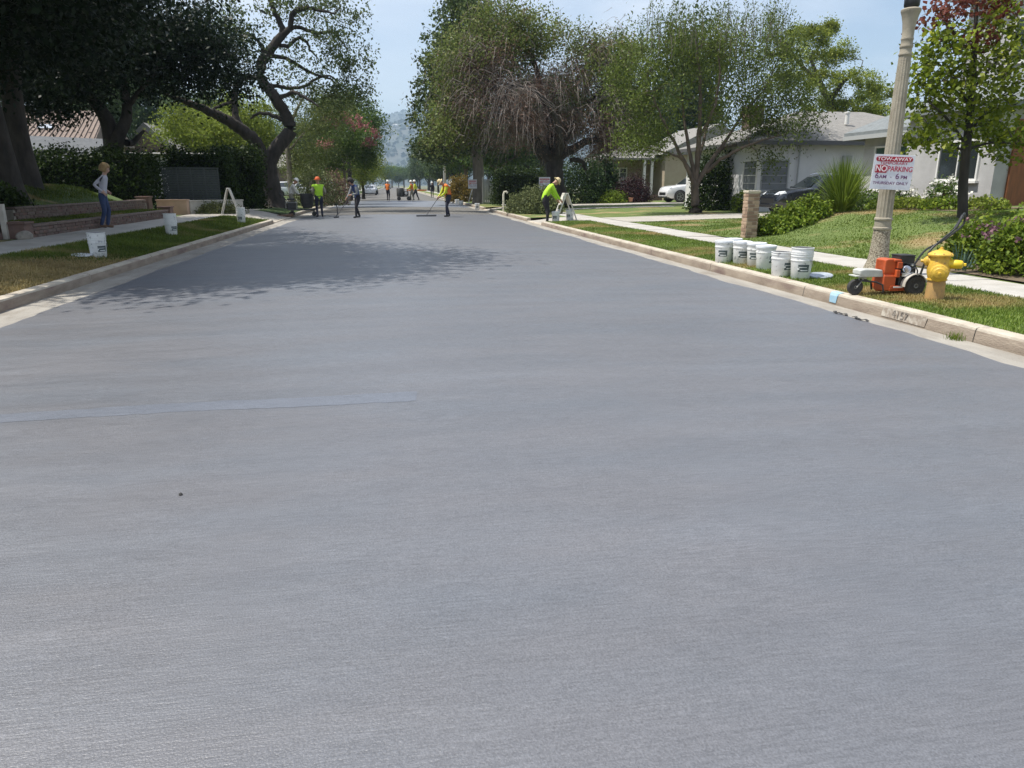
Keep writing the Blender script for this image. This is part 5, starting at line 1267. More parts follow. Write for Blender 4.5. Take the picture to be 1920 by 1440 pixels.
dt = make_tree('weeping_tree', 'broad half-dead tree with brown drooping twigs shading the right sidewalk', b, L, cg, 100, .7, .15, 'leaf_deadtree', 'bark_dark', rng, sag=.12)
leaves('withered_crown', scatter(rng, cb - b, 85, .75, .8, .2), .12, 'leaf_brown', rng, dt, .35, .3)
src = np.concatenate([cb, cg[rng.choice(len(cg), 150)]]) - b
tw = []
for k in range(1500):
    s = src[rng.integers(len(src))] + rng.normal(size=3) * .4
    out = unit(np.append(s[:2] + rng.normal(size=2) * 2, 0)); ln = rng.uniform(.5, 1.5); dr = rng.uniform(.35, 1.)
    p = [s, s + out * ln * .35 + (0, 0, .12 * ln), s + out * ln * .6 - (0, 0, .2 * ln * dr), s + out * ln * .72 - (0, 0, .65 * ln * dr), s + out * ln * .8 - np.array((0, 0, 1.1 * ln * dr))]
    tw.append((np.array(p) + rng.normal(size=(5, 3)) * .03, np.array((.016, .014, .011, .009, .006))))
def burst(c, n, spread, lmin, lmax):
    for k in range(n):
        a = rng.uniform(0, 2 * np.pi); e = rng.uniform(-.9, .5); d = np.array((math.cos(a) * math.cos(e), math.sin(a) * math.cos(e) * .8 - .35, math.sin(e))); ln = rng.uniform(lmin, lmax); s0 = c + rng.normal(size=3) * spread; g = rng.uniform(.25, .8)
        tt = np.linspace(0, 1, 7)[:, None]; p_ = s0 + d * ln * tt + np.array((0, 0, -1.)) * g * ln * tt ** 2 + np.cumsum(rng.normal(size=(7, 3)) * .03, 0)
        tw.append((p_, np.linspace(.014, .004, 7) * rng.uniform(.55, 1.25)))
burst(f(955, 165, -3.0) - b, 95, (.55, .4, .4), .7, 2.4); burst(f(1135, 180, -1.8) - b, 70, (.4, .3, .35), .7, 2.0)
burst(f(905, 190, -2.2) - b, 60, (.6, .4, .4), .5, 1.6); burst(f(1080, 120, -1.0) - b, 110, (.9, .8, .6), .5, 1.6); burst(f(1150, 60, 0) - b, 60, (.7, .6, .4), .4, 1.2); burst(f(1020, 210, -2.6) - b, 50, (.8, .4, .5), .5, 1.7)
for k in range(220):      # upright bare shoots on the top
    s = cg[rng.integers(len(cg))] - b; ln = rng.uniform(.4, 1.1)
    p = [s, s + np.append(rng.normal(size=2) * .12, .5) * ln, s + np.append(rng.normal(size=2) * .2, 1) * ln]
    tw.append((np.array(p), np.array((.012, .01, .006))))
tubes_obj('dead_twigs', tw, 'twig_dead', dt, 3)

# ---- large-leaved street tree with the straight grey trunk
rng = np.random.default_rng(106)
Ym = 54.
f = lambda u, v, dy=0.: at(u, v, Ym + dy)
b = np.array((X_(897, Ym), Ym, .15))
L = [smooth_path([b + (0, 0, -.1), b + (0, 0, .2), f(897, 330), f(895, 290), f(890, 250), f(880, 200), f(870, 120)], [.62, .47, .4, .38, .34, .26, .12], 4)]
for e in ((800, 230, -1), (830, 150, -2), (850, 60, 0), (920, 200, 1.5), (790, 280, 1), (900, 60, 1)):
    L.append(smooth_path([f(890, 262), (f(890, 262) + f(*e)) / 2 + rng.normal(size=3) * .3, f(*e)], [.2, .13, .06], 4))
cl = blob_points(rng, [(*f(838, 200), 2.6, 3, 3.2, 170), (*f(845, 105), 2.1, 2.8, 2.2, 85), (*f(880, 30), 2.4, 2.8, 2.0, 90), (*f(820, 275), 1.9, 2.6, 1.2, 50), (*f(900, 265), 2.6, 2.8, 1.0, 60), (*f(910, 120), 2.4, 2.8, 3., 90)], .55)
make_tree('street_tree', 'tall glossy dark-leaved street tree with straight grey trunk past the bush', b, L, cl, 60, .6, .24, 'leaf_magnolia', 'bark_grey', rng, aspect=.6)

# ---- multi-trunk tree on the white house lawn
rng = np.random.default_rng(107)
Yt = 30.6
f = lambda u, v, dy=0.: at(u, v, Yt + dy)
b = np.array((X_(1305, Yt), Yt, float(zR(X_(1305, Yt), Yt))))
def limb(pts, r): return smooth_path([f(*p) for p in pts], [q * .74 for q in r], 4, .015, rng)
L = [limb([(1305, 404), (1304, 396), (1303, 370), (1302, 340)], [.5, .3, .24, .22]),
     limb([(1302, 350), (1290, 318, -.2), (1276, 290, -.3), (1262, 262, -.5), (1240, 220, -.8), (1225, 180, -1)], [.14, .12, .1, .085, .06, .03]),
     limb([(1302, 345), (1298, 310), (1290, 270, .3), (1283, 220, .5), (1278, 160, .7)], [.14, .115, .1, .075, .04]),
     limb([(1303, 345), (1307, 310), (1310, 265, -.2), (1313, 210, -.3), (1312, 150, -.4), (1306, 90, -.4), (1302, 55, -.4)], [.17, .15, .135, .11, .085, .05, .025]),
     limb([(1304, 350), (1322, 318), (1342, 290, .2), (1362, 262, .3), (1385, 225, .5), (1405, 180, .6)], [.16, .14, .12, .1, .07, .03]),
     limb([(1325, 322), (1350, 300, -.4), (1385, 280, -.8), (1430, 262, -1.1), (1475, 250, -1.3)], [.12, .1, .08, .055, .03]),
     limb([(1342, 290, .2), (1362, 275, .6), (1400, 270, 1), (1450, 262, 1.4)], [.09, .075, .055, .03]),
     limb([(1305, 330), (1312, 290, .6), (1325, 240, 1.2), (1345, 170, 1.8)], [.12, .1, .08, .04]),
     limb([(1300, 330), (1280, 300, .5), (1245, 285, .9), (1205, 275, 1.2)], [.1, .08, .06, .03]),
     limb([(1310, 260, -.2), (1335, 210, -.8), (1350, 150, -1.2), (1345, 90, -1.4)], [.08, .07, .05, .025]),
     limb([(1385, 225, .5), (1430, 170, .2), (1460, 110, 0)], [.06, .05, .025])]
cl = blob_points(rng, [(*f(1215, 190), 1.7, 2.2, 2.3, 100), (*f(1255, 105), 1.7, 2.2, 1.5, 78), (*f(1340, 90), 2.1, 2.4, 1.3, 90), (*f(1440, 110), 1.9, 2.3, 1.6, 95), (*f(1400, 190), 2.3, 2.4, 1.7, 115), (*f(1485, 190), 1.6, 2.2, 1.7, 85), (*f(1200, 262), 1.5, 2, .7, 60), (*f(1175, 150), 1.1, 1.8, 1.8, 50), (*f(1450, 250), 1.9, 2.2, .6, 45), (*f(1330, 190), 1.7, 2.2, 1.2, 10), (*f(1440, 298, -1.2), .8, .9, .25, 10)], .6)
mt = make_tree('multi_trunk_tree', 'wide multi-trunk tree with upright branches on the lawn before the white car', b, L, cl, 50, .44, .12, 'leaf_multi', 'bark_brown', rng, flat=1.25, aspect=.42, sag=.02, axis=(0, 0, 1), axis_w=.8)
tw = []
for k in range(150):
    u = rng.uniform(1200, 1480); s = f(u, rng.uniform(40, 90), rng.normal() * 1.2) - b; ln = rng.uniform(.5, 1.1)
    tw.append((np.array([s - (0, 0, .5), s, s + np.append(rng.normal(size=2) * .06, ln * .6), s + np.append(rng.normal(size=2) * .12, ln)]), np.array((.014, .012, .009, .005))))
tubes_obj('bare_shoots', tw, 'bark_grey', mt, 3)
tips = np.concatenate([p for p, r in tw]); leaves('shoot_leaves', np.repeat(tips, 9, 0) + rng.normal(size=(len(tips) * 9, 3)) * (.07, .07, .16), .1, 'leaf_multi', rng, mt, .4, .2, (0, 0, 1), 1.)

# ---- cloud-clumped bright tree behind the white house
rng = np.random.default_rng(108)
f = lambda u, v, Y=47.: at(u, v, Y)
b = np.array((X_(1640, 49) , 49, .3))
L = [smooth_path([b + (0, 0, -.1), b + (-.2, 0, 2.5), f(1570, 225, 48), f(1555, 190, 48), f(1535, 150), f(1520, 110)], [.5, .4, .32, .25, .17, .08], 4),
     smooth_path([f(1585, 232, 48), f(1610, 212), f(1650, 200)], [.25, .16, .06], 4), smooth_path([f(1555, 190, 48), f(1585, 150), f(1610, 135)], [.2, .12, .05], 4),
     smooth_path([f(1540, 160), f(1500, 120), f(1470, 80)], [.18, .11, .05], 4)]
cents = [(1500, 60, .9), (1535, 70, 1.0), (1555, 52, .55), (1480, 100, 1.2), (1540, 110, 1.3), (1580, 100, .9), (1525, 150, 1.2), (1590, 150, 1.2), (1625, 165, 1.1), (1650, 175, .9), (1610, 195, 1.3), (1570, 195, 1.2), (1655, 205, 1.0), (1530, 200, 1.3), (1600, 225, 1.2), (1640, 232, 1.1), (1690, 215, 1.2), (1700, 240, 1.2), (1470, 150, 1.2), (1560, 232, 1.2)]
cl = blob_points(rng, [(*f(u, v, 47 + rng.normal() * 1.4), r * 1.1, r * 1.1, r * .72, 13) for u, v, r in cents], .5)
make_tree('clumped_tree', 'bright green tree with cloud-like foliage clumps behind the white house roof', b, L, cl, 170, .4, .14, 'leaf_cloud', 'bark_dark', rng, up=.8)

# ---- young tree before the grey house
rng = np.random.default_rng(109)
b = np.array((11.9, 14.05, float(zR(11.9, 14.05))))
f = lambda u, v, dy=0.: at(u, v, 14.05 + dy)
L = [smooth_path([b + (0, 0, -.1), b + (0, 0, .05), f(1806, 340), f(1813, 270), f(1820, 200), f(1826, 120), f(1830, 30), f(1832, -60)], [.14, .105, .095, .085, .07, .055, .035, .015], 4)]
for s, e, r in (((1813, 275), (1740, 190, -.3), .035), ((1815, 250), (1890, 170, .3), .035), ((1820, 200), (1750, 110, .4), .03), ((1822, 170), (1900, 90, -.4), .03), ((1826, 120), (1770, 40, -.3), .025), ((1826, 110), (1880, 20, .3), .025), ((1813, 285), (1720, 265, .2), .028), ((1813, 280), (1905, 270, -.2), .03)):
    L.append(smooth_path([f(*s), (f(*s) + f(*e)) / 2 + (0, 0, .08), f(*e)], [r, r * .7, .012], 4))
cl = blob_points(rng, [(*f(1815, 130), 1.15, 1.3, 1.0, 85), (*f(1760, 200), .75, 1, .85, 36), (*f(1880, 190), .8, 1, 1.0, 48), (*f(1815, 240), 1.1, 1.1, .5, 30), (*f(1735, 150), .45, .7, .5, 20), (*f(1900, 262), .5, .9, .5, 40), (*f(1735, 265), .4, .7, .3, 16), (*f(1890, 60), .7, .9, .9, 40), (*f(1760, 90), .5, .7, .5, 26)], .6)
yt = make_tree('young_tree', 'young slender tree with red-tipped crown on the banked lawn', b, L, cl, 17, .24, .1, 'leaf_young', 'bark_dark', rng, aspect=.75, r0=.02)
cr = blob_points(rng, [(*f(1830, 5), .9, .8, .45, 26), (*f(1770, 30), .5, .6, .3, 16), (*f(1830, 75), .7, .7, .25, 16), (*f(1890, 10), .5, .6, .4, 14)], .7) - b
leaves('red_leaves', scatter(rng, cr, 12, .2), .1, 'leaf_red', rng, yt, .75, .3)

# ---- trees of the left background
def bushy(name, label, base, h, r, blobs, per, crad, ls, m, bark, seed, group=None, n=4, **k):
    rng = np.random.default_rng(seed); base = np.asarray(base, float)
    L = trunk_limbs(rng, base, h, r, n=n, spread=h * .45)
    return make_tree(name, label, base, L, blob_points(rng, blobs, .55), per, crad, ls, m, bark, rng, group=group, **k)
Y = 52.; bushy('garden_tree', 'bright yellow-green tree above the left hedge', (X_(370, Y), Y, .3), 3.2, .18, [(*at(365, 250, Y), 2.9, 2.6, 1.7, 90), (*at(420, 270, Y), 2.2, 2.2, 1.2, 50)], 85, .7, .17, 'leaf_bright', 'bark_grey', 201)
Y = 56.; bushy('garden_tree', 'bright green tree seen between the limbs of the gnarled tree', (X_(455, Y), Y, .3), 3.6, .18, [(*at(460, 225, Y), 2.3, 2.4, 2.2, 80), (*at(500, 262, Y), 1.6, 2, 1.4, 40)], 85, .7, .17, 'leaf_bright', 'bark_grey', 202)
Y = 50.; rng = np.random.default_rng(203); b = np.array((X_(546, Y), Y, .3)); f = lambda u, v, dy=0.: at(u, v, Y + dy)
L = [smooth_path([b + (0, 0, -.1), b + (0, 0, .1), f(544, 340), f(541, 300), f(540, 262), f(550, 220), f(570, 180)], [.26, .2, .17, .16, .14, .1, .05], 4), smooth_path([f(541, 285), f(570, 250, 1), f(610, 220, 2)], [.1, .07, .03], 4)]
make_tree('garden_tree', 'feathery olive-green tree with slim pale trunk behind the gnarled tree', b, L, blob_points(rng, [(*f(590, 235), 2.1, 2.2, 2.3, 95), (*f(560, 300, 1), 1.6, 2, 1.2, 40), (*f(620, 190, 1), 1.7, 2, 1.1, 45)], .55), 85, .65, .15, 'leaf_olive', 'bark_grey', rng, aspect=.35, droop=.3)
Y = 58.; rng = np.random.default_rng(204)
cm = bushy('crape_myrtle', 'crape myrtle with pink blossom clusters near the left kerb', (X_(645, Y), Y, .28), 2.6, .13, [(*at(655, 270, Y), 2.2, 2.2, 2.1, 110), (*at(690, 290, Y), 1.3, 1.6, 1.5, 45), (*at(610, 300, Y), 1.5, 1.8, 1.1, 45)], 75, .6, .15, 'leaf_mid', 'bark_grey', 205)
fl = np.array([at(u, v, Y - 1.7) for u, v in ((612, 222), (622, 214), (648, 216), (655, 228), (664, 236), (676, 234), (685, 236), (672, 222), (600, 270), (610, 275), (616, 268), (690, 262), (697, 268), (686, 270), (702, 246), (706, 256), (640, 222), (630, 232))]) - np.array(cm.location)
leaves('blossom', scatter(rng, fl, 75, .28, .8), .13, 'flower_pink', rng, cm, .8, .4)
Y = 66.; bushy('garden_tree', 'dark rounded tree standing right behind the crape myrtle', (X_(655, Y), Y, .3), 4.2, .2, [(*at(650, 215, Y), 2.6, 2.4, 1.8, 90), (*at(690, 235, Y), 1.5, 2, 1.2, 45)], 80, .75, .19, 'leaf_mid', 'bark_dark', 206)
Y = 74.; bushy('garden_tree', 'soft drooping green tree low by the left kerb beyond the crape myrtle', (X_(680, Y), Y, .28), 2.4, .14, [(*at(680, 315, Y), 2.6, 2.4, 1.5, 100)], 90, .75, .17, 'leaf_bright', 'bark_dark', 207, aspect=.35, droop=.4)
Y = 60.; bushy('garden_tree', 'reddish-brown leaved tree between the crape myrtle and the slim pale trunk', (X_(575, Y), Y, .3), 2.2, .12, [(*at(585, 312, Y), 2.0, 2., 1.3, 70)], 75, .6, .16, 'leaf_deadtree', 'bark_dark', 208)
bush_rows = []

# ---- street trees receding to the end: three kinds, copied
def proto(kind, seed, m, bark):
    rng = np.random.default_rng(seed); b = np.zeros(3)
    if kind == 0: bl = [(0, 0, 6.2, 3.0, 3.0, 2.6, 110), (1.2, .6, 4.6, 2.2, 2.2, 1.4, 40), (-1.4, -.4, 5.0, 2, 2, 1.5, 40)]
    elif kind == 1: bl = [(0, 0, 7.5, 2.4, 2.4, 3.6, 130), (.5, .5, 4.6, 1.8, 1.8, 1.4, 35)]
    else: bl = [(0, 0, 5, 3.4, 3.4, 1.9, 110), (1.8, 0, 4.2, 1.8, 2, 1.2, 35), (-1.8, .4, 4.4, 1.8, 2, 1.2, 35)]
    L = trunk_limbs(rng, b, 3.0, .22, n=4, spread=1.7)
    return make_tree('roadside_tree', 'tree lining the far end of the street', b, L, blob_points(rng, bl, .55), 75, .8, .27, m, bark, rng, group='trees lining the far street')
pr = [proto(0, 301, 'leaf_far', 'bark_dark'), proto(1, 302, 'leaf_far', 'bark_dark'), proto(2, 303, 'leaf_mid', 'bark_brown')]
rng = np.random.default_rng(310); used = [False] * 3
KN = ('round-crowned', 'tall narrow', 'low spreading')
def put(k, x, y, s, rz):
    l = KN[k] + ' tree ' + ('lining the far right side of the street' if 0 < x < 11 else 'lining the far left side of the street' if -10.5 < x <= 0 else 'among the gardens behind the right-hand houses' if x > 0 else 'among the gardens behind the left-hand houses')
    if y > 340: l = KN[k] + ' tree closing the hazy far end of the street'
    place(pr[k], (x, y, -.02), rz, l, first=not used[k], scale=(s, s, s * rng.uniform(.9, 1.15))); used[k] = True
for y in (88, 100, 113, 127, 142, 158, 176, 196, 220, 248, 280, 320):
    for sd in (-1, 1):
        x = (-7.5 if sd < 0 else 8.) + sd * rng.uniform(-.8, 1.6); put(int(rng.integers(3)), x, y + rng.uniform(-4, 4), rng.uniform(.8, 1.2), rng.uniform(0, 6))
        put(int(rng.integers(3)), x + sd * rng.uniform(7, 16), y + rng.uniform(-5, 5), rng.uniform(1.1, 1.6), rng.uniform(0, 6))
for x, y, s in ((-24, 66, 1.2), (-31, 62, 1.4), (-18, 78, 1.2), (-27, 90, 1.5), (-38, 75, 1.6), (-45, 60, 1.5), (22, 66, 1.2), (14, 70, 1.2), (10.5, 74, 1.1), (29, 72, 1.4), (-3, 370, 1.4), (6, 380, 1.5), (0, 400, 1.6), (12, 360, 1.5), (-12, 360, 1.5), (3, 350, .9)):
    put(int(rng.integers(3)), x, y, s, rng.uniform(0, 6))

# ================================================================== HEDGES, SHRUBS, PLANTS
def hedge(label, x0, x1, y0, y1, z0, z1, n, ls, m, seed, rz=0., rough=.16):
    rng = np.random.default_rng(seed)
    cx, cy = (x0 + x1) / 2, (y0 + y1) / 2; w, d, h = x1 - x0, y1 - y0, z1 - z0
    t = thing('hedge', label, 'hedge', (cx, cy, z0), rz)
    mb = MB(); mb.box((0, 0, h * .46), (w * .9, d * .8, h * .9)); mb.build('shade_core', 'hedge_core', t)  # solid near-black box; its colour stands in for shade inside the hedge
    A = np.array((w * h, w * h, d * h, d * h, w * d)); k = rng.choice(5, n, p=A / A.sum())
    u, v = rng.uniform(-.5, .5, n), rng.uniform(0, 1, n); P = np.zeros((n, 3))
    P[:, 0] = np.where(k < 2, u * w, np.where(k == 2, -w / 2, np.where(k == 3, w / 2, u * w)))
    P[:, 1] = np.where(k == 0, -d / 2, np.where(k == 1, d / 2, np.where(k == 4, (v - .5) * d, u * d)))
    P[:, 2] = np.where(k == 4, h, v * h)
    bump = .12 * np.sin(P[:, 0] * 3.1 + P[:, 2] * 2) + .1 * np.sin(P[:, 2] * 5 + P[:, 1] * 4 + P[:, 0])
    P[:, 1] += np.where(P[:, 1] < 0, -1, 1) * bump * .8; P[:, 2] += np.where(k == 4, bump * 1.2, 0)
    P += rng.normal(size=(n, 3)) * rough; P[:, 2] = np.maximum(P[:, 2], .03)
    leaves('foliage', P, ls, m, rng, t, .6, .5); return t
hedge('tall dark clipped hedge behind the brick terraces and the woman', -19, -9.7, 32.2, 33.9, .3, 2.55, 30000, .12, 'leaf_hedge', 401)
hedge('dark hedge behind the slatted fence panels', -9.9, -7.3, 35.6, 37.0, .3, 2.75, 11000, .12, 'leaf_hedge', 402)
hedge('dark leafy hedge between the driveway and the gnarled trunk', X_(424, 39.6), X_(484, 39.6), 38.8, 40.6, .3, 3.0, 11000, .13, 'leaf_hedge', 403)
hedge('clipped green hedge behind the half-dead tree trunk', X_(932, 47), X_(1018, 47), 46.8, 48.2, .25, 2.2, 9000, .12, 'leaf_hedge', 404)
hedge('small bright clipped hedge under the corner window of the white house', X_(1384, 29.5), X_(1404, 29.5), 29.3, 29.9, .35, .95, 1500, .07, 'leaf_shrub', 405, rough=.04)
# thin white pipe rail seen over the hedge
mb = MB(); mb.tube([(-13.6, 41, 3.0), (-8.0, 41.2, 3.0)], .035, 8); mb.tube([(-13.6, 41, .3), (-13.6, 41, 3.0)], .03, 6); mb.tube([(-8.0, 41.2, .3), (-8.0, 41.2, 3.0)], .03, 6)
setp(mb.build('white_rail', 'trim_white', smooth=True), 'thin white rail running along the top of the left hedge', 'rail')
def shrub(name, label, loc, rx, ry, h, n, ls, m, seed, aspect=.6, rough=.1, flowers=None, cat='shrub', droop=0., group=None, core=True, up=.5):
    rng = np.random.default_rng(seed); t = thing(name, label, cat, loc, 0, group)
    d = unit(rng.normal(size=(n, 3))); d[:, 2] = np.abs(d[:, 2]); r = rng.uniform(.25, 1, (n, 1)) ** .4
    lump = 1 + .16 * np.sin(d[:, 0:1] * 6 + seed) * np.sin(d[:, 1:2] * 5 + d[:, 2:3] * 4) + .08 * np.sin(d[:, 0:1] * 13 + d[:, 2:3] * 11)
    P = d * r * lump * np.array((rx, ry, h)) + rng.normal(size=(n, 3)) * rough * min(rx, h); P[:, 2] = np.abs(P[:, 2]) + .02
    leaves('foliage', P, ls, m, rng, t, aspect, up)
    st_ = []
    for k in range(18):
        e = unit(rng.normal(size=3)); e[2] = abs(e[2]); e = e * np.array((rx, ry, h)) * .75
        st_.append(smooth_path([np.array((0, 0, -.02)) + rng.normal(size=3) * (.04, .04, 0), e * .5 + (0, 0, .06), e], [.014, .01, .005], 3))
    tubes_obj('stems', st_, 'bark_brown', t, 4)
    if flowers:
        fm, fn_, fs, zmin = flowers
        d = unit(rng.normal(size=(fn_, 3))); d[:, 2] = np.abs(d[:, 2]) * .7 + zmin; d = unit(d)
        c = d * np.array((rx, ry, h)) * rng.uniform(.95, 1.12, (fn_, 1))
        leaves('flowers', scatter(rng, c, 12, fs * 1.2), fs, fm, rng, t, .9, .3)
    return t
zr = lambda x, y: float(zR(x, y))
S = [('flowering_shrub', 'green shrub with faded mauve flowers behind the blower handle', (9.35, 10.6), .55, .5, .62, 3400, .075, 'leaf_shrub', ('flower_mauve', 20, .05, .7)),
     ('flowering_shrub', 'big green shrub with mauve flower heads right of the hydrant beside the sidewalk', (9.0, 9.35), .62, .55, .78, 4200, .075, 'leaf_shrub', ('flower_mauve', 20, .05, .7)),
     ('flowering_shrub', 'mauve-flowered shrub at the back of the sidewalk bed', (10.1, 10.2), .6, .55, .75, 3000, .075, 'leaf_shrub', ('flower_mauve', 16, .05, .7)),
     ('blue_shrub', 'low rounded blue-green shrub at the sidewalk edge past the mauve flowers', (8.95, 8.35), .42, .42, .5, 3600, .05, 'leaf_blue', None),
     ('leafy_shrub', 'small bright shrub right beside the brick gate pillar', (9.35, 17.4), .5, .45, .42, 2200, .085, 'leaf_shrub', None),
     ('leafy_shrub', 'middle bright shrub between the gate pillar and the spiky grass clump', (10.1, 17.7), .62, .55, .5, 2800, .085, 'leaf_shrub', None),
     ('leafy_shrub', 'taller bright shrub touching the spiky grass clump', (10.75, 18.0), .55, .5, .6, 2800, .085, 'leaf_shrub', None),
     ('dark_shrub', 'dark low shrub under the wing window beside the spiky grass clump', (13.4, 19.6), .6, .6, .6, 1800, .085, 'leaf_mid', None),
     ('rose_bush', 'white rose bush to the left of the young trunk by the grey wall', (14.0, 19.2), .5, .6, .75, 1300, .075, 'leaf_mid', ('flower_white', 26, .075, .4)),
     ('rose_bush', 'white rose bush behind the young trunk under the window', (14.2, 17.5), .45, .5, .7, 1000, .075, 'leaf_mid', ('flower_white', 20, .075, .4)),
     ('round_bush', 'big round grey-green bush at the kerb beyond the bending worker', (6.75, 34.2), 1.05, 1.1, 1.15, 9000, .09, 'leaf_rosemary', None),
     ('round_bush', 'lower lobe of grey-green bush leaning to the kerb', (6.0, 35.2), .65, .7, .9, 4500, .09, 'leaf_rosemary', None),
     ('purple_shrub', 'dark purple-leaved shrub in front of the tan house porch', (X_(1190, 47.5), 47.8), 1.3, 1.0, 1.75, 4500, .11, 'leaf_purple', None),
     ('leafy_shrub', 'light green shrubs at the foot of the tan house bay', (X_(1155, 47), 47.4), 1.1, .8, .75, 2600, .11, 'leaf_shrub', None),
     ('dark_shrub', 'dark bushy evergreen under the multi-trunk tree limbs', (X_(1340, 33), 33.2), 1.15, 1.0, 2.7, 6500, .13, 'leaf_hedge', None),
     ('dark_shrub', 'dark leafy shrub left of the tan house, under the half-dead tree', (X_(1090, 48), 48.3), 2.0, 1.2, 3.0, 7000, .15, 'leaf_palm', None),
     ('dark_shrub', 'dark shrub with arching leaves beside the tan house window', (X_(1135, 49), 49.5), 1.2, 1.0, 3.2, 4500, .2, 'leaf_palm', None),
     ('orange_shrub', 'yellow-orange leaved shrub by the grey street tree trunk', (X_(862, 60), 60.5), 1.1, 1.0, 2.0, 4200, .14, 'leaf_orange', None),
     ('leafy_shrub', 'low strip of plants in front of the pale garden wall', (-7.05, 32.3), .95, .5, .48, 2600, .08, 'leaf_rosemary', None),
     ('dark_shrub', 'dark bush on the bank in front of the huge shade tree', (-9.9, 20.6), .8, .7, .5, 2500, .1, 'leaf_hedge', None),
     ('dark_shrub', 'dark overhanging bush above the left garden steps', (-9.5, 18.2), .7, 1.0, .9, 2600, .1, 'leaf_hedge', None),
     ('dry_bush', 'grey dry bush behind the worker in the lime vest', (X_(590, 44), 44.), 1.6, .9, 2.1, 4000, .11, 'leaf_rosemary', None),
     ('dry_bush', 'brown dry bush at the kerb right of the worker in the lime vest', (X_(625, 46), 46.3), .9, .9, 1.9, 2800, .11, 'leaf_brown', None)]
for i, (nm, l, (x, y), rx, ry, h, n, ls, m, fl) in enumerate(S):
    z = zr(x, y) if x > 8.3 else (.16 if x > 5 else (.3 if x > -8.4 else (float(zbank(np.array(x), np.array(y))) if y < 31 and x < -9.4 else .29)))
    shrub(nm, l, (x, y, z - .01), rx, ry, h, n, ls, m, 500 + i, flowers=fl)
# edging plants in the bed under the grey wall
rng = np.random.default_rng(61)
for i, (x, y, m, l) in enumerate(((13.3, 18.4, 'leaf_shrub', 'pale green edging plant below the left rose bush'), (13.2, 17.4, 'leaf_bright', 'yellow-green edging plant beside the young trunk'), (13.4, 16.5, 'leaf_shrub', 'low edging plant right of the young trunk'),
                                  (14.0, 15.9, 'leaf_bright', 'low plant at the corner of the grey house'), (12.9, 20.2, 'leaf_bright', 'yellow-green plant at the left end of the flower bed'))):
    shrub('edging_plant', l, (x, y, zr(x, y)), .55, .6, .28, 900, .085, m, 560 + i, cat='plant')
# spiky clump
def spiky(name, label, loc, n, ln, w, m, seed, arch=.5):
    rng = np.random.default_rng(seed); t = thing(name, label, 'plant', loc)
    V = []; 
    for k in range(n):
        a = rng.uniform(0, 2 * np.pi); tilt = abs(rng.normal()) * .42; L_ = ln * rng.uniform(.65, 1.15); d = np.array((math.cos(a), math.sin(a), 0)); s = np.array((-math.sin(a), math.cos(a), 0)) * w
        base = d * rng.uniform(0, .22); pts = []
        for q in range(6):
            t_ = q / 5; th = tilt + arch * tilt * 2.2 * t_ ** 2
            pts.append((pts[-1] if pts else base) + (d * math.sin(th) + np.array((0, 0, math.cos(th)))) * (L_ / 5 if q else 0))
        for q in range(5):
            w0, w1 = 1 - .16 * q, 1 - .16 * (q + 1) - (.2 if q == 4 else 0)
            V.append((pts[q] - s * w0, pts[q] + s * w0, pts[q + 1] + s * w1, pts[q + 1] - s * w1))
    V = np.array(V); V[:, :, 2] = np.maximum(V[:, :, 2], .01)
    me = quads_mesh('blades', V, np.repeat(np.clip(rng.normal(.5, .25, n), 0, 1), 5), m); link(bpy.data.objects.new('blades', me), t)['kind'] = 'stuff'; return t
spiky('spiky_grass', 'tall spiky green grass clump in front of the dark car', (11.85, 18.3, zr(11.85, 18.3)), 800, 1.35, .016, 'blade_flax', 71)
spiky('strap_plant', 'small strap-leaved plant at the sidewalk bed behind the hydrant', (8.62, 10.0, zr(8.62, 10.)), 40, .42, .014, 'leaf_blue', 72, .8)
mb = MB(); mb.lathe([(.11, 0), (.14, .2), (.155, .21), (.155, .24), (.13, .24)], 20); setp(mb.build('flower_pot', 'clay', loc=(X_(1186, 46.6), 46.8, .42), smooth=True), 'terracotta pot before the purple shrub', 'pot')

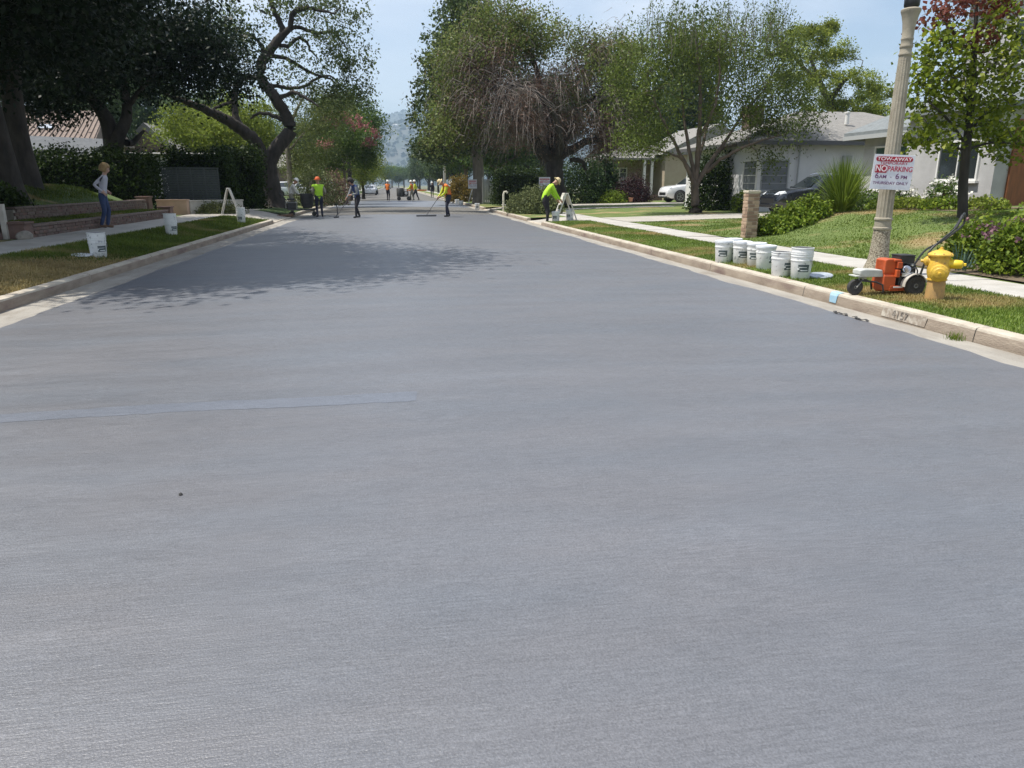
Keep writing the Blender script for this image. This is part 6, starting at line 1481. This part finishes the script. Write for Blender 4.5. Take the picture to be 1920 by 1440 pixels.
# ================================================================== PEOPLE
def ik(a, b, l1, l2, hint):
    a, b, hint = Vector(a), Vector(b), Vector(hint); d = b - a; L = min(d.length, (l1 + l2) * .995); d.normalize(); b = a + d * L
    k = (l1 * l1 - l2 * l2 + L * L) / (2 * L); h = math.sqrt(max(l1 * l1 - k * k, 0))
    p = hint - d * hint.dot(d); p.normalize()
    return a + d * k + p * h, b
def person(label, loc, rz, H=1.75, lean=0., feet=((-.1, .03), (.1, -.03)), hands=((-.25, .05, .85), (.25, .05, .85)), head=0., pel=0., look=0.,
           top='cloth_grey', sleeve=None, fore=None, legs='cloth_navy', shoe='shoe_black', skin='skin', vest=None, hat=None, hair=None, bulk=1.12, elbow=(0, -1, -.3), face=True, hat_brim=.05, stoop=0.):
    s = H / 1.75; t = thing('person', label, 'person', loc, rz)
    sleeve = sleeve or top; fore = fore or sleeve
    V, E_, Rr, seg = [], [], [], []
    def vert(p, r): V.append(Vector(p) * s); Rr.append(r * s); return len(V) - 1
    def edge(a, b, reg): E_.append((a, b)); seg.append((a, b, reg))
    le = R(lean); up = Vector((0, math.sin(le), math.cos(le))); fw = Vector((0, math.cos(le), -math.sin(le)))
    lez = R(lean + stoop); up2 = Vector((0, math.sin(lez), math.cos(lez)))
    P0 = Vector((0, pel, .93 - .07 * abs(feet[0][1] - feet[1][1])))
    P = vert(P0, .135 * bulk); S1 = vert(P0 + up * .17, .125 * bulk); cp = P0 + up * .24 + up2 * .13; CH = vert(cp, .15 * bulk); npos = cp + up2 * .15; NK = vert(npos, .062)
    edge(P, S1, 'torso'); edge(S1, CH, 'torso'); edge(CH, NK, 'torso')
    hd = R(lean + stoop + head); hu = Vector((0, math.sin(hd), math.cos(hd))); hf = Vector((math.sin(R(look)), math.cos(hd), -math.sin(hd))).normalized()
    h0 = vert(npos + hu * .07, .052); h1 = vert(npos + hu * .13 + hf * .022, .074); h2 = vert(npos + hu * .2 + hf * .012, .092); h3 = vert(npos + hu * .265, .07)
    edge(NK, h0, 'skin'); edge(h0, h1, 'skin'); edge(h1, h2, 'skin'); edge(h2, h3, 'skin')
    ns = vert(npos + hu * .165 + hf * .115, .012); edge(h1, ns, 'skin')
    for k, sx in ((0, -1), (1, 1)):
        sh = cp + up2 * .07 + Vector((sx * .175 * bulk, 0, 0)); a = vert(sh, .072 * bulk); edge(CH, a, 'torso')
        tgt = Vector(hands[k]); el, wr = ik(sh, tgt, .29, .25, Vector((elbow[0] + sx * .4, elbow[1], elbow[2])))
        e = vert(el, .05 * bulk); w = vert(wr, .034); edge(a, e, 'sleeve'); edge(e, w, 'fore')
        d = (wr - el).normalized(); pm = wr + d * .07; pv = vert(pm, .03); edge(w, pv, 'skin')
        side = d.cross(Vector((sx, 0, .2))).normalized(); pn = d.cross(side).normalized()
        for q in range(4):
            f0 = pm + d * .025 + side * (q - 1.5) * .017; f1 = f0 + d * (.04 + .008 * (1 - abs(q - 1.3) * .6)) + pn * .008; f2 = f1 + d * .022 + pn * .022
            i1, i2, i3 = vert(f0, .0095), vert(f1, .0085), vert(f2, .007); edge(pv, i1, 'skin'); edge(i1, i2, 'skin'); edge(i2, i3, 'skin')
        t0 = wr + d * .035 + side * -.035; t1 = t0 + d * .035 - side * .02 + pn * .012; i1, i2 = vert(t0, .011), vert(t1, .008); edge(w, i1, 'skin'); edge(i1, i2, 'skin')
        hip = P0 + Vector((sx * .092, 0, -.06)); hi = vert(hip, .1 * bulk); edge(P, hi, 'legs')
        ft = Vector((feet[k][0], feet[k][1], .085)); kn, an = ik(hip, ft, .402, .395, (sx * .15, 1, 0)); kv = vert(kn, .066); av = vert(an, .048); edge(hi, kv, 'legs'); edge(kv, av, 'legs')
        toe = Vector((an.x + sx * .035, an.y + .15, .038)); hl = vert(Vector((an.x, an.y - .02, .042)), .042); tv = vert(toe, .036); edge(av, hl, 'shoe'); edge(hl, tv, 'shoe')
    bm = bmesh.new(); sl = bm.verts.layers.skin.verify()
    bv = [bm.verts.new(p) for p in V]
    for i, v in enumerate(bv):
        v[sl].radius = (Rr[i], Rr[i] * (.78 if i in (P, S1, CH) else 1)); v[sl].use_root = (i == P)
    for a, b in E_: bm.edges.new((bv[a], bv[b]))
    me = bpy.data.meshes.new('sk'); bm.to_mesh(me); bm.free()
    tmp = bpy.data.objects.new('sk', me); C.objects.link(tmp)
    m = tmp.modifiers.new('s', 'SKIN'); m.use_smooth_shade = True
    m2 = tmp.modifiers.new('d', 'SUBSURF'); m2.levels = 2; m2.render_levels = 2
    body = bpy.data.meshes.new_from_object(tmp.evaluated_get(bpy.context.evaluated_depsgraph_get())); bpy.data.objects.remove(tmp)
    # keep the soles on the ground and dress every face by its nearest bone
    n = len(body.vertices); co = np.empty(n * 3, np.float32); body.vertices.foreach_get('co', co); co = co.reshape(-1, 3); co[:, 2] = np.maximum(co[:, 2], .002); body.vertices.foreach_set('co', co.reshape(-1))
    regs = ['skin', 'torso', 'sleeve', 'fore', 'legs', 'shoe']; body.materials.clear()
    for mn in (skin, top, sleeve, fore, legs, shoe): body.materials.append(MATS[mn])
    np_ = len(body.polygons); ce = np.empty(np_ * 3, np.float32); body.polygons.foreach_get('center', ce); ce = ce.reshape(-1, 3)
    best = np.full(np_, 1e9); idx = np.zeros(np_, int)
    for a, b, rg in seg:
        pa, pb = np.array(V[a]), np.array(V[b]); ab = pb - pa; tt = np.clip(((ce - pa) @ ab) / max(ab @ ab, 1e-9), 0, 1); dd = np.linalg.norm(ce - pa - tt[:, None] * ab, axis=1) - .6 * (Rr[a] * (1 - tt) + Rr[b] * tt)
        k = dd < best; best[k] = dd[k]; idx[k] = regs.index(rg)
    body.polygons.foreach_set('material_index', idx.astype(np.int32)); body.polygons.foreach_set('use_smooth', [True] * np_); body.update(); body.name = 'body'
    link(bpy.data.objects.new('body', body), t)
    if vest:
        nr = np.empty(n * 3, np.float32); body.vertices.foreach_get('normal', nr); nr = nr.reshape(-1, 3)
        z0 = (P0 + up * .0).z * s
        fs = [tuple(p.vertices) for p, i, c in zip(body.polygons, idx, ce) if i == 1 and (Vector(c) / s - P0).dot(up) > -.02]
        usedv = sorted({i for f in fs for i in f}); rm = {v: i for i, v in enumerate(usedv)}
        vm = bpy.data.meshes.new('vest'); vm.from_pydata([tuple(co[i] + nr[i] * .022) for i in usedv], [], [tuple(rm[i] for i in f) for f in fs]); vm.materials.append(MATS[vest]); vm.polygons.foreach_set('use_smooth', [True] * len(fs))
        link(bpy.data.objects.new('vest', vm), t)
    top_h = (npos + hu * .2 + hf * .0) * s
    if hair:
        mb = MB(); mb.lathe([(.0, .135), (.06, .125), (.1, .085), (.117, .03), (.12, -.03), (.112, -.08), (.09, -.1)], 18, (0, 0, 0), None, caps=False)
        q = Vector(hu).to_track_quat('Z', 'Y').to_matrix()
        cut = []
        for i, v in enumerate(mb.v):
            w = Vector(v)
            j = 1 + .06 * math.sin(v[0] * 60 + v[2] * 40)
            wv = top_h + (hu * w.z + Vector((1, 0, 0)) * w.x * j + hf * (w.y * 1.02 * j - .03)) * s
            mb.v[i] = tuple(wv)
        # leave the face open
        keep = []
        for f in mb.f:
            c = sum((Vector(mb.v[i]) for i in f), Vector()) / len(f); rel = (c - top_h) / s
            if not (rel.dot(hf) > .045 and rel.dot(hu) < .05): keep.append(f)
        mb.f = keep; mb.m = [0] * len(keep); o = mb.build('hair', hair, t, smooth=True)
        so = o.modifiers.new('thick', 'SOLIDIFY'); so.thickness = .015; so.offset = 1
    if hat:
        mb = MB(); mb.lathe([(.118 + hat_brim, -.005), (.118 + hat_brim * .95, .005), (.118, .012), (.112, .06), (.085, .11), (.04, .132), (0, .136)], 20, top_h + hu * .03 * s, hu); mb.v = [tuple((Vector(v) - top_h) * s + top_h) for v in mb.v]
        mb.build('hat', hat, t, smooth=True)
    if face:
        for sx in (-1, 1):
            mb = MB(); c = (npos + hu * .2 + hf * .1 + Vector((sx * .034, 0, 0))) * s; mb.lathe([(0, -.009), (.008, -.004), (.0095, 0), (.008, .004), (0, .009)], 8, c); mb.build('eye', 'eye', t, smooth=True)
            mb = MB(); c = (npos + hu * .185 + Vector((sx * .093, 0, 0))) * s; mb.lathe([(0, -.03), (.012, -.02), (.014, 0), (.012, .02), (0, .03)], 8, c, hu); mb.build('ear', skin, t, smooth=True)
        mb = MB(); c = (npos + hu * .125 + hf * .092) * s; mb.box(c, (.045 * s, .012 * s, .012 * s)); mb.build('mouth', 'sign_red_ink', t)
    return t
def local(t_loc, rz, p):
    c, s_ = math.cos(rz), math.sin(rz); return (t_loc[0] + p[0] * c - p[1] * s_, t_loc[1] + p[0] * s_ + p[1] * c, t_loc[2] + p[2])
# the woman watching
wm = person('woman in a pale lilac top and blue jeans watching from the left sidewalk', (-7.95, 22.2, .304), R(-86), 1.72, lean=8, pel=-.03, hands=((-.2, .04, 1.02), (.2, .02, 1.0)), feet=((-.09, .05), (.1, -.06)), top='shirt_lilac', legs='denim', shoe='shoe_brown', skin='skin_fair', hair='hair_blond', elbow=(0, -1, 0), bulk=.95, head=4)
wm.rotation_euler = (-R(5), 0, R(-86))
# bending worker in lime
L0 = (5.72, 27.3, .052)
person('worker in a lime high-visibility jacket bending over a bucket by the driveway', L0, R(-88), 1.8, lean=20, stoop=20, pel=-.12, head=14, hands=((-.16, .46, .72), (.2, .5, .7)), feet=((-.12, .02), (.12, -.06)), top='hivis', legs='cloth_black', hat='hat_straw', bulk=1.28, elbow=(0, -.6, -.6))
# squeegee workers
L1 = (-1.55, 33.5, road_z(-1.55) + .006); r1 = R(118)
person('worker in dark blue jacket leaning on a long squeegee at the coating edge', L1, r1, 1.76, lean=14, stoop=14, head=12, pel=-.05, hands=((-.14, .3, .98), (.14, .4, .85)), feet=((-.14, .14), (.15, -.16)), top='cloth_blue', sleeve='cloth_grey', legs='cloth_black', hair='hair_dark', elbow=(0, -.5, -1))
L2 = (2.45, 33.9, road_z(2.45) + .006); r2 = R(100)
person('worker in yellow shirt and orange vest pushing a wide squeegee', L2, r2, 1.76, lean=10, stoop=22, head=25, pel=-.06, hands=((-.14, .34, .9), (.14, .42, .78)), feet=((-.1, .06), (.12, -.1)), top='hivis_yellow', legs='cloth_navy', vest='vest_orange', hat='hat_straw', bulk=1.22, elbow=(0, -.5, -1))
def squeegee(label, a, b, w=.7, ang=0.):
    a, b = Vector(a), Vector(b); t = thing('squeegee', label, 'squeegee', b)
    mb = MB(); mb.tube([a - b, Vector((0, 0, .05))], .014, 8); mb.build('handle', 'tool_metal', t, smooth=True)
    mb = MB(); mb.box((0, 0, .045), (w, .05, .05), ang); mb.build('head', 'tool_metal', t, bevel=.005)
    mb = MB(); mb.box((0, 0, .013), (w * .98, .02, .026), ang); mb.build('rubber_blade', 'rubber', t)
p1, p2 = local(L1, r1, (.14 * 1.0, .46, .8)), local(L1, r1, (-.14, .3, 1.0))
d = Vector(p1) - Vector(p2); a = Vector(p2) - d * .6; k = (a.z - L1[2] - .01) / -d.z; e = a + d * k
e.x = -2.5; e.y = 33.9; e.z = road_z(-2.5) + .006
squeegee('long-handled squeegee of the worker in dark blue', Vector(p2) + Vector((.03, -.02, .04)), e, .35, R(60))
e2 = Vector((1.5, 34.3, road_z(1.5) + .006)); p2 = local(L2, r2, (-.1, .36, .96))
squeegee('wide squeegee pushed by the worker in the orange vest', p2, e2, .95, R(12))
# workers by the machine on the left
person('worker in lime and orange vest with his back turned beside the dark machine', (-3.35, 35.5, road_z(-3.35)), R(20), 1.75, lean=4, hands=((-.2, .25, 1.05), (.26, .16, 1.0)), top='hivis', sleeve='cloth_khaki', legs='cloth_navy', vest='hivis', hat='hat_orange', bulk=1.22)
person('worker in white shirt bent over behind the dark machine', (-4.75, 36.7, .1), R(-75), 1.7, lean=12, stoop=14, head=8, hands=((-.15, .4, .95), (.15, .42, .95)), top='cloth_white', legs='cloth_khaki', hat='hat_white')
# farther crew
person('worker in orange vest and white hard hat standing alone mid-road', (-.4, 71.2, road_z(-.4)), R(-30), 1.8, lean=2, hands=((-.2, .2, 1.05), (.2, .2, 1.05)), top='cloth_grey', legs='cloth_navy', vest='vest_orange', hat='hat_white', face=False)
person('worker in orange vest at the rear of the wheeled tank cart', (1.85, 70.9, road_z(1.85)), R(70), 1.8, lean=8, hands=((-.15, .42, 1.0), (.15, .42, 1.0)), feet=((-.1, .1), (.1, -.12)), top='hivis_yellow', legs='cloth_khaki', vest='vest_orange', hat='hat_white', face=False)
person('worker in lime shirt striding behind the one at the tank cart', (2.2, 71.5, road_z(2.2)), R(75), 1.85, lean=8, hands=((-.2, .3, 1.0), (.2, .1, .9)), feet=((-.1, .2), (.1, -.25)), top='hivis_yellow', legs='cloth_navy', hat='hat_white', face=False)
person('worker in grey shirt and white cap at the right kerb by the orange shrub', (5.0, 61.8, .02), R(100), 1.75, lean=10, stoop=10, head=10, hands=((-.15, .4, .9), (.15, .4, .85)), top='cloth_grey', legs='cloth_black', hat='hat_white', face=False)
person('distant worker in dark clothes and white hat at the right kerb', (4.6, 88, .03), R(180), 1.75, top='cloth_black', legs='cloth_navy', hat='hat_white', face=False)

# ================================================================== MACHINES
mc = thing('coating_machine', 'dark wheeled coating machine with hopper standing at the left driveway apron', 'machine', (-4.15, 35.9, .05), R(4))
mb = MB(); mb.box((-.05, 0, .3), (1.25, .5, .06)); mb.box((.5, 0, .2), (.06, .5, .3)); mb.build('frame', 'machine_dark', mc, bevel=.01)
mb = MB(); mb.box((-.48, 0, .5), (.38, .42, .34)); mb.box((-.5, 0, .76), (.34, .38, .1)); mb.build('engine', 'engine_black', mc, bevel=.03)
mb = MB(); mb.tube([(-.75, -.26, .35), (-.75, -.26, .62), (-.25, -.26, .62), (-.25, -.26, .35)], .015, 8); mb.tube([(-.75, .26, .35), (-.75, .26, .62), (-.25, .26, .62), (-.25, .26, .35)], .015, 8); mb.build('guard_rail', 'grey_metal', mc, smooth=True)
mb = MB(); mb.lathe([(.2, .36), (.27, .5), (.31, .95), (.33, .98), (.33, 1.02), (.3, 1.02), (.27, .7)], 24, (.22, 0, 0)); mb.build('hopper', 'machine_dark', mc, smooth=True)
wheel(-.5, -.27, .12, .08, mc); wheel(-.5, .27, .12, .08, mc); wheel(.5, -.2, .1, .07, mc); wheel(.5, .2, .1, .07, mc)
mb = MB(); mb.tube([(-.7, .2, .7), (-.95, .22, 1.0), (-1.0, .2, 1.05)], .016, 8); mb.tube([(-.7, -.2, .7), (-.95, -.22, 1.0), (-1.0, -.2, 1.05)], .016, 8); mb.build('handle', 'handle_black', mc, smooth=True)
pts = [(.9, -.3, .02), (1.25, -.2, .02), (1.5, .1, .02), (1.52, .15, .25), (1.4, .18, .5)]
sp, sr = smooth_path([(-2.95, 35.35, .03), (-2.72, 35.4, .03), (-2.58, 35.5, .1), (-2.56, 35.55, .42), (-2.62, 35.55, .62)], [.02] * 5, 5)
mb = MB(); mb.tube([tuple(q) for q in sp], list(sr), 8); setp(mb.build('hose', 'rubber', smooth=True), 'black hose curling on the road beside the worker in lime', 'hose')
mb = MB(); mb.add([(0, 0, 0), (.75, .2, 0), (.7, .75, .02), (-.05, .5, .02), (.02, .02, .03), (.73, .2, .1), (.68, .73, .12), (-.03, .48, .05)], [(0, 3, 2, 1), (4, 5, 6, 7), (0, 1, 5, 4), (1, 2, 6, 5), (2, 3, 7, 6), (3, 0, 4, 7)])
setp(mb.build('rubber_mat', 'shoe_brown', loc=(-5.25, 34.9, .07)), 'brown rubber mat over the driveway apron in front of the coating machine', 'mat')
ct = thing('tank_cart', 'wheeled tank cart on the road between the orange-vested workers', 'cart', (1.05, 71.0, road_z(1.05)), R(0))
mb = MB(); mb.box((0, 0, .35), (1.2, .7, .06)); mb.tube([(.6, -.25, .4), (.75, -.25, .95), (.75, .25, .95), (.6, .25, .4)], .02, 8); mb.build('frame', 'machine_dark', ct)
mb = MB(); mb.lathe([(.33, .38), (.35, .42), (.35, 1.05), (.3, 1.12), (.1, 1.15)], 20, (-.3, 0, 0)); mb.build('tank', 'machine_dark', ct, smooth=True)
mb = MB(); mb.box((.25, 0, .62), (.4, .45, .42)); mb.tube([(.1, 0, .8), (.1, 0, 1.9)], .02, 6); mb.build('pump', 'engine_black', ct, bevel=.02)
mb = MB(); mb.lathe([(.0, 0), (.13, .01), (.13, .05), (0, .06)], 16, (.22, -.24, .66), (0, -1, 0)); mb.build('reel', 'trim_white', ct, smooth=True)
for x in (-.45, .45):
    for y in (-.36, .36): wheel(x, y, .18, .1, ct)

# ================================================================== FAR STREET DETAILS
for i, (x, y, l) in enumerate(((6.75, 61.5, 'globe street lamp rising behind the orange shrub'), (6.75, 96, 'street lamp beyond the orange shrub on the right side'), (-5.6, 98, 'street lamp far along the left side'))):
    place(lamp, (x, y, .14), 0, l)
t = thing('utility_pole', 'slim pale utility pole far along the right side', 'pole', (6.3, 92, .1))
mb = MB(); mb.lathe([(.1, 0), (.08, 3), (.06, 6.2)], 10); mb.build('shaft', 'pole_grey', t, smooth=True); mb = MB(); mb.box((0, 0, 5.9), (1.2, .08, .1)); mb.build('crossarm', 'pole_grey', t)
q = at(1021, 343, 41.1); no_parking((q[0], 41.1, q[2]), R(-8), 'pale no parking sign fixed to the half-dead tree trunk', .62, .62)
q = at(886, 345, 53.3); no_parking((q[0], 53.3, q[2]), R(-5), 'pale no parking sign by the straight grey street tree trunk', .62, .62)
g = thing('board_gate', 'weathered grey board gate between the street tree and the clipped hedge', 'gate', (X_(906, 49), 49, .25))
wg = X_(931, 49) - X_(906, 49)
for k in range(7):
    mb = MB(); mb.box((wg * (k + .5) / 7, 0, .75), (wg / 7 - .015, .03, 1.45)); mb.build('board', 'gate_grey', g)
for k in (0, 1):
    mb = MB(); mb.box((wg * k, .05, .85), (.1, .1, 1.7)); mb.build('post', 'gate_grey', g)
mb = MB(); mb.box((wg / 2, .04, 1.52), (wg, .05, .07)); mb.box((wg / 2, .04, .3), (wg, .05, .07)); mb.build('rail', 'gate_grey', g)
mb = MB(); mb.tube([(0, 0, 0), (0, 0, .85), (.05, 0, .97), (.15, 0, .98), (.2, 0, .9)], .05, 8); setp(mb.build('standpipe', 'pipe_pale', smooth=True, loc=(X_(945, 37), 37.2, .15)), 'pale curved standpipe behind the round bush', 'pipe')
bb = thing('traffic_barrier', 'low orange and white traffic barrier across the far street', 'barrier', (3.2, 100, road_z(3.2)))
mb = MB(); mb.box((0, 0, .75), (2.6, .05, .2)); mb.build('board', 'barricade_orange', bb)
for x in (-1.1, 1.1):
    mb = MB(); mb.box((x, 0, .45), (.06, .06, .9)); mb.box((x, 0, .03), (.08, .6, .06)); mb.build('leg', 'barricade', bb)
